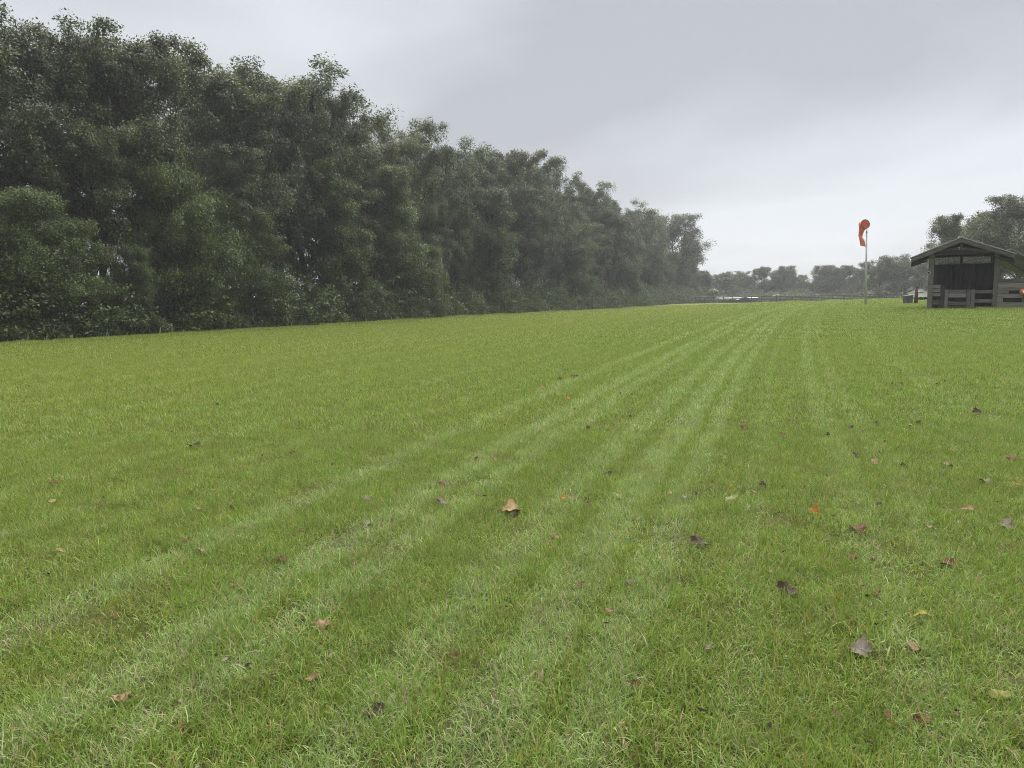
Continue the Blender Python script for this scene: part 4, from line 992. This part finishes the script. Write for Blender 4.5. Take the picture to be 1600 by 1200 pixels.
LC = {k: tuple(tuple(x * 0.62 for x in c) for c in v) for k, v in LC.items()}
LM = {k: leaf_mat('leaf_' + k.replace(' ', '_'), *c) for k, c in LC.items()}
shapes = {k: [leaf_shape(k, s) for s in (1, 2, 3)] for k in ('lobed', 'oval', 'narrow')}
# column, row, width in the photograph, shape, colour, own label (when the leaf is easy to tell)
LV = [
 (802, 803, 33, 'lobed', 'tan', 'largest leaf, pale tan and lobed, lying in mid field'), (800, 813, 14, 'lobed', 'dark brown', 'crumpled dark brown leaf right under the largest tan leaf'),
 (1273, 806, 19, 'lobed', 'orange', 'brightest orange leaf, on the wheel-marked grass'), (1515, 802, 32, 'narrow', 'tan', 'arched tan leaf curled up like a bridge'),
 (1232, 932, 37, 'lobed', 'dark brown', 'large dark brown leaf standing up with grass blades across it'), (1094, 855, 30, 'lobed', 'dark brown', 'ragged nearly black leaf sunk in the grass beyond the large dark brown leaf'),
 (582, 1125, 40, 'lobed', 'dark brown', 'big nearly black leaf pressed into the grass, nearest the bottom of the photo'), (1345, 1027, 40, 'lobed', 'purplish grey', 'big faded purplish grey leaf flat in the grass'),
 (1427, 1023, 24, 'oval', 'pinkish tan', 'pinkish oval leaf just beside the big faded purplish grey leaf'), (1445, 968, 32, 'narrow', 'yellow', 'narrow bright yellow leaf strip with dark stem'),
 (1388, 1132, 27, 'oval', 'rust brown', 'rust brown oval leaf beside a fork-tipped rust leaf'), (1440, 1134, 24, 'lobed', 'rust brown', 'fork-tipped rust leaf curled upwards near the bottom edge'),
 (1480, 890, 28, 'lobed', 'rust brown', 'rust brown folded leaf with a light midrib, below the arched tan leaf'), (1340, 834, 26, 'lobed', 'rust brown', 'rust brown peaked leaf diagonally below the brightest orange leaf'),
 (1571, 828, 21, 'lobed', 'purplish grey', 'grey crumpled leaf below the arched tan leaf, close to the photo edge'), (1540, 760, 20, 'lobed', 'purplish grey', 'purplish grey curled leaf above the arched tan leaf'),
 (1479, 731, 16, 'oval', 'pinkish tan', 'round pink leaf standing on edge, brighter of the two pink ones'), (1366, 731, 14, 'oval', 'pinkish tan', 'small flat pink leaf, fainter of the two pink ones'),
 (190, 1101, 27, 'lobed', 'pinkish tan', 'tan-orange curled leaf low in the near corner of the lawn'), (507, 985, 30, 'lobed', 'pinkish tan', 'two-lobed tan leaf with a dark rear edge, left of the standing red-brown leaf'),
 (489, 1070, 21, 'oval', 'pinkish tan', 'square-ended tan leaf above the big nearly black leaf'), (710, 1038, 21, 'oval', 'rust brown', 'red-brown leaf standing upright among tall blades'),
 (998, 1081, 22, 'lobed', 'rust brown', 'split dark red-brown leaf low in the middle of the photo'), (691, 792, 21, 'oval', 'purplish grey', 'purple-brown rounded leaf left of the largest tan leaf'),
 (574, 786, 17, 'oval', 'purplish grey', 'tilted mauve oval leaf, farther left of the largest tan leaf'), (304, 702, 18, 'lobed', 'dark brown', 'dark chestnut leaf alone on the left of the field'),
 (316, 867, 28, 'narrow', 'straw', 'pale straw-coloured strip lying on the left of the field'), (95, 868, 28, 'narrow', 'tan', 'thin olive-tan strip left of the pale straw-coloured strip'),
 (1141, 786, 20, 'lobed', 'pale green', 'pale yellow-green leaf, brightest green one on the ground'), (967, 783, 18, 'oval', 'pale green', 'dull pale green leaf right of the largest tan leaf'),
 (880, 787, 11, 'oval', 'orange', 'small orange leaf just right of the largest tan leaf'), (1562, 1097, 30, 'lobed', 'olive', 'half buried olive-yellow leaf in the near right corner of the lawn')]
LV += [(x, y, w, s, c, None) for x, y, w, s, c in (
 (366, 926, 12, 'oval', 'pinkish tan'), (906, 921, 15, 'lobed', 'rust brown'), (982, 918, 19, 'lobed', 'purplish grey'), (952, 967, 14, 'oval', 'pinkish tan'), (1106, 1027, 14, 'oval', 'purplish grey'),
 (1204, 905, 10, 'oval', 'pinkish tan'), (1370, 940, 14, 'oval', 'rust brown'), (1552, 1046, 16, 'narrow', 'rust brown'), (1588, 912, 15, 'oval', 'rust brown'), (1224, 684, 8, 'lobed', 'rust brown'),
 (1294, 686, 8, 'lobed', 'dark brown'), (1328, 674, 10, 'lobed', 'dark brown'), (1367, 667, 8, 'lobed', 'dark brown'), (1424, 674, 13, 'oval', 'tan'), (1434, 667, 10, 'lobed', 'dark brown'), (1385, 697, 8, 'lobed', 'dark brown'),
 (1377, 715, 10, 'lobed', 'dark brown'), (1339, 717, 10, 'lobed', 'dark brown'), (1411, 735, 9, 'lobed', 'dark brown'), (1581, 722, 16, 'lobed', 'rust brown'), (1590, 765, 9, 'oval', 'orange'), (1305, 817, 12, 'lobed', 'rust brown'),
 (1450, 834, 9, 'oval', 'pinkish tan'), (1330, 878, 19, 'lobed', 'rust brown'), (1364, 885, 11, 'lobed', 'dark brown'), (1373, 797, 9, 'oval', 'dark brown'), (920, 675, 10, 'lobed', 'dark brown'), (988, 656, 10, 'lobed', 'dark brown'),
 (990, 672, 9, 'oval', 'straw'), (850, 803, 7, 'oval', 'rust brown'), (919, 796, 8, 'oval', 'rust brown'), (1047, 779, 10, 'oval', 'tan'), (1070, 786, 11, 'lobed', 'purplish grey'), (1090, 782, 10, 'lobed', 'dark brown'),
 (1142, 768, 7, 'oval', 'orange'), (1177, 777, 9, 'oval', 'pinkish tan'), (1192, 767, 13, 'lobed', 'dark brown'), (948, 746, 15, 'lobed', 'dark brown'), (1163, 676, 12, 'lobed', 'rust brown'), (869, 850, 13, 'oval', 'pinkish tan'),
 (679, 651, 11, 'oval', 'pinkish tan'), (457, 714, 12, 'lobed', 'rust brown'), (780, 635, 8, 'narrow', 'straw'), (742, 724, 10, 'lobed', 'rust brown'), (774, 725, 11, 'narrow', 'tan'), (692, 763, 13, 'lobed', 'rust brown'),
 (575, 825, 15, 'lobed', 'purplish grey'), (440, 883, 18, 'lobed', 'rust brown'), (284, 740, 15, 'lobed', 'rust brown'), (82, 793, 13, 'oval', 'tan'), (340, 638, 8, 'lobed', 'dark brown'), (373, 609, 6, 'oval', 'pinkish tan'),
 (362, 802, 9, 'lobed', 'dark brown'), (311, 803, 8, 'oval', 'tan'), (85, 762, 12, 'lobed', 'rust brown'), (292, 853, 12, 'lobed', 'rust brown'), (847, 610, 10, 'lobed', 'tan'), (873, 597, 10, 'lobed', 'dark brown'),
 (898, 592, 10, 'oval', 'rust brown'), (888, 627, 10, 'oval', 'orange'), (987, 622, 8, 'lobed', 'dark brown'), (1057, 572, 7, 'oval', 'tan'), (897, 645, 6, 'lobed', 'dark brown'), (971, 620, 7, 'lobed', 'dark brown'),
 (1283, 530, 5, 'lobed', 'dark brown'), (1343, 540, 5, 'lobed', 'dark brown'), (1299, 558, 6, 'oval', 'tan'), (1315, 588, 6, 'oval', 'tan'), (1407, 605, 8, 'lobed', 'rust brown'), (1466, 606, 10, 'oval', 'rust brown'),
 (1478, 600, 6, 'lobed', 'dark brown'), (1578, 578, 10, 'narrow', 'rust brown'), (1526, 650, 13, 'lobed', 'dark brown'), (1447, 507, 5, 'oval', 'dark brown'), (1575, 526, 5, 'lobed', 'dark brown'), (437, 581, 6, 'oval', 'rust brown'), (781, 557, 6, 'oval', 'rust brown'))]
MARKS = {0: 'the largest tan leaf', 2: 'the brightest orange leaf', 3: 'the arched tan leaf', 4: 'the large dark standing leaf', 6: 'the big nearly black leaf', 7: 'the big faded purplish leaf', 19: 'the two-lobed tan leaf',
         25: 'the lone dark chestnut leaf', 26: 'the pale straw strip', 28: 'the pale yellow-green leaf', 16: 'the brighter pink leaf'}
def direction(i, k):
    dx, dy = LV[i][0] - LV[k][0], (LV[i][1] - LV[k][1]) * 2.2
    if abs(dx) > abs(dy): return 'right of' if dx > 0 else 'left of'
    return 'nearer than' if dy > 0 else 'farther than'
def ldist(i, k): return math.hypot(LV[i][0] - LV[k][0], (LV[i][1] - LV[k][1]) * 2.2)
ORD = ['first', 'second', 'third', 'fourth', 'fifth', 'sixth', 'seventh', 'eighth', 'ninth', 'tenth', 'eleventh', 'twelfth', 'thirteenth', 'fourteenth', 'fifteenth', 'sixteenth', 'seventeenth', 'eighteenth', 'nineteenth', 'twentieth']
used = set()
for i, (px, py, w, shp, colr, lab) in enumerate(LV):
    p = on_ground(px, py); dist = float(np.linalg.norm(p - np.array([0, 0, EYE]))); S = w / F * dist * (1.06 if py < 860 else 0.9)
    if lab is None:
        for k in sorted(MARKS, key=lambda k: ldist(i, k)):
            dr = direction(i, k)
            rank = sum(1 for j in range(len(LV)) if j != k and LV[j][4] == colr and direction(j, k) == dr and ldist(j, k) < ldist(i, k))
            lab = f"{colr} leaf, {ORD[rank]} of its colour {dr} {MARKS[k]}"
            if lab not in used: break
    used.add(lab)
    me = shapes[shp][i % 3]
    key = (shp, i % 3, colr)
    o = bpy.data.objects.new('fallen_leaf', me); COL.objects.link(o)
    if not me.materials: me.materials.append(LM[colr])
    o.material_slots[0].link = 'OBJECT'; o.material_slots[0].material = LM[colr]
    tag(o, lab, 'leaf', 'fallen leaves on the grass')
    q = random.Random(i * 7 + 1)
    tilt = q.uniform(0.1, 0.55) if w > 12 else q.uniform(0.1, 0.5)
    o.scale = (S, S, S)
    rot = Matrix.Rotation(tilt, 4, 'X') @ Matrix.Rotation(q.uniform(-0.35, 0.35), 4, 'Y') @ Matrix.Rotation(math.pi / 2 + q.uniform(-0.35, 0.35) if shp == 'narrow' else q.uniform(-3.1, 3.1), 4, 'Z')
    o.rotation_euler = rot.to_euler()
    o.location = (p[0], p[1], p[2] + (0.026 if w > 14 else 0.042) + 0.08 * S)

# crumbs of dead leaf and twig down among the blades
g = np.random.default_rng(90); nb = 900; yy = 1.6 + 22 * g.random(nb) ** 1.6; xx = g.uniform(-0.72, 0.72, nb) * yy + g.normal(0, 0.5, nb)
p = np.stack([xx, yy, gz(xx, yy) + g.uniform(0.02, 0.055, nb)], 1); L = g.uniform(0.005, 0.018, nb) * (1 + yy / 30); W = L * g.uniform(0.2, 0.6, nb)
a = g.normal(size=(nb, 3)) * [1, 1, 0.3]; a /= np.linalg.norm(a, axis=1)[:, None]; b = np.cross(a, g.normal(size=(nb, 3)) * [0.4, 0.4, 1] + [0, -0.5, 0]); b /= np.linalg.norm(b, axis=1)[:, None]; up = np.cross(a, b)
v = np.stack([p - a * L[:, None], p - b * W[:, None], p + a * L[:, None], p + b * W[:, None], p + up * (W * 0.5)[:, None]], 1).reshape(-1, 3); k = np.arange(nb) * 5
lf = mesh_np('leaf_litter', v, np.stack([k, k + 1, k + 4, k + 1, k + 2, k + 4, k + 2, k + 3, k + 4, k + 3, k, k + 4], 1).ravel(), np.arange(0, nb * 12, 3))
for c in ('rust brown', 'dark brown', 'purplish grey'): lf.materials.append(LM[c])
lf.polygons.foreach_set('material_index', np.repeat(g.integers(0, 3, nb), 4).astype(np.int32))
tag(link('leaf_litter', lf), 'crumbs of dead leaf and twig among the grass blades', None, None, 'stuff')

# ------------------------------------------------------------------ damp air over the field
hz = MB().prism([(-500, -66, -4), (500, -66, -4), (500, 660, -4), (-500, 660, -4)], [(-500, -66, 27), (500, -66, 27), (500, 660, 27), (-500, 660, 27)])
hm = bpy.data.materials.new('haze'); hm.use_nodes = True; hm.node_tree.nodes.clear()
ho = hm.node_tree.nodes.new('ShaderNodeOutputMaterial'); hv = hm.node_tree.nodes.new('ShaderNodeVolumePrincipled')
hv.inputs['Color'].default_value = (0.9, 0.92, 0.95, 1); hv.inputs['Density'].default_value = 0.0005; hv.inputs['Anisotropy'].default_value = 0.2
hm.node_tree.links.new(hv.outputs[0], ho.inputs['Volume'])
tag(hz.build('haze', hm), 'thin damp haze lying over the whole field', None, None, 'stuff')
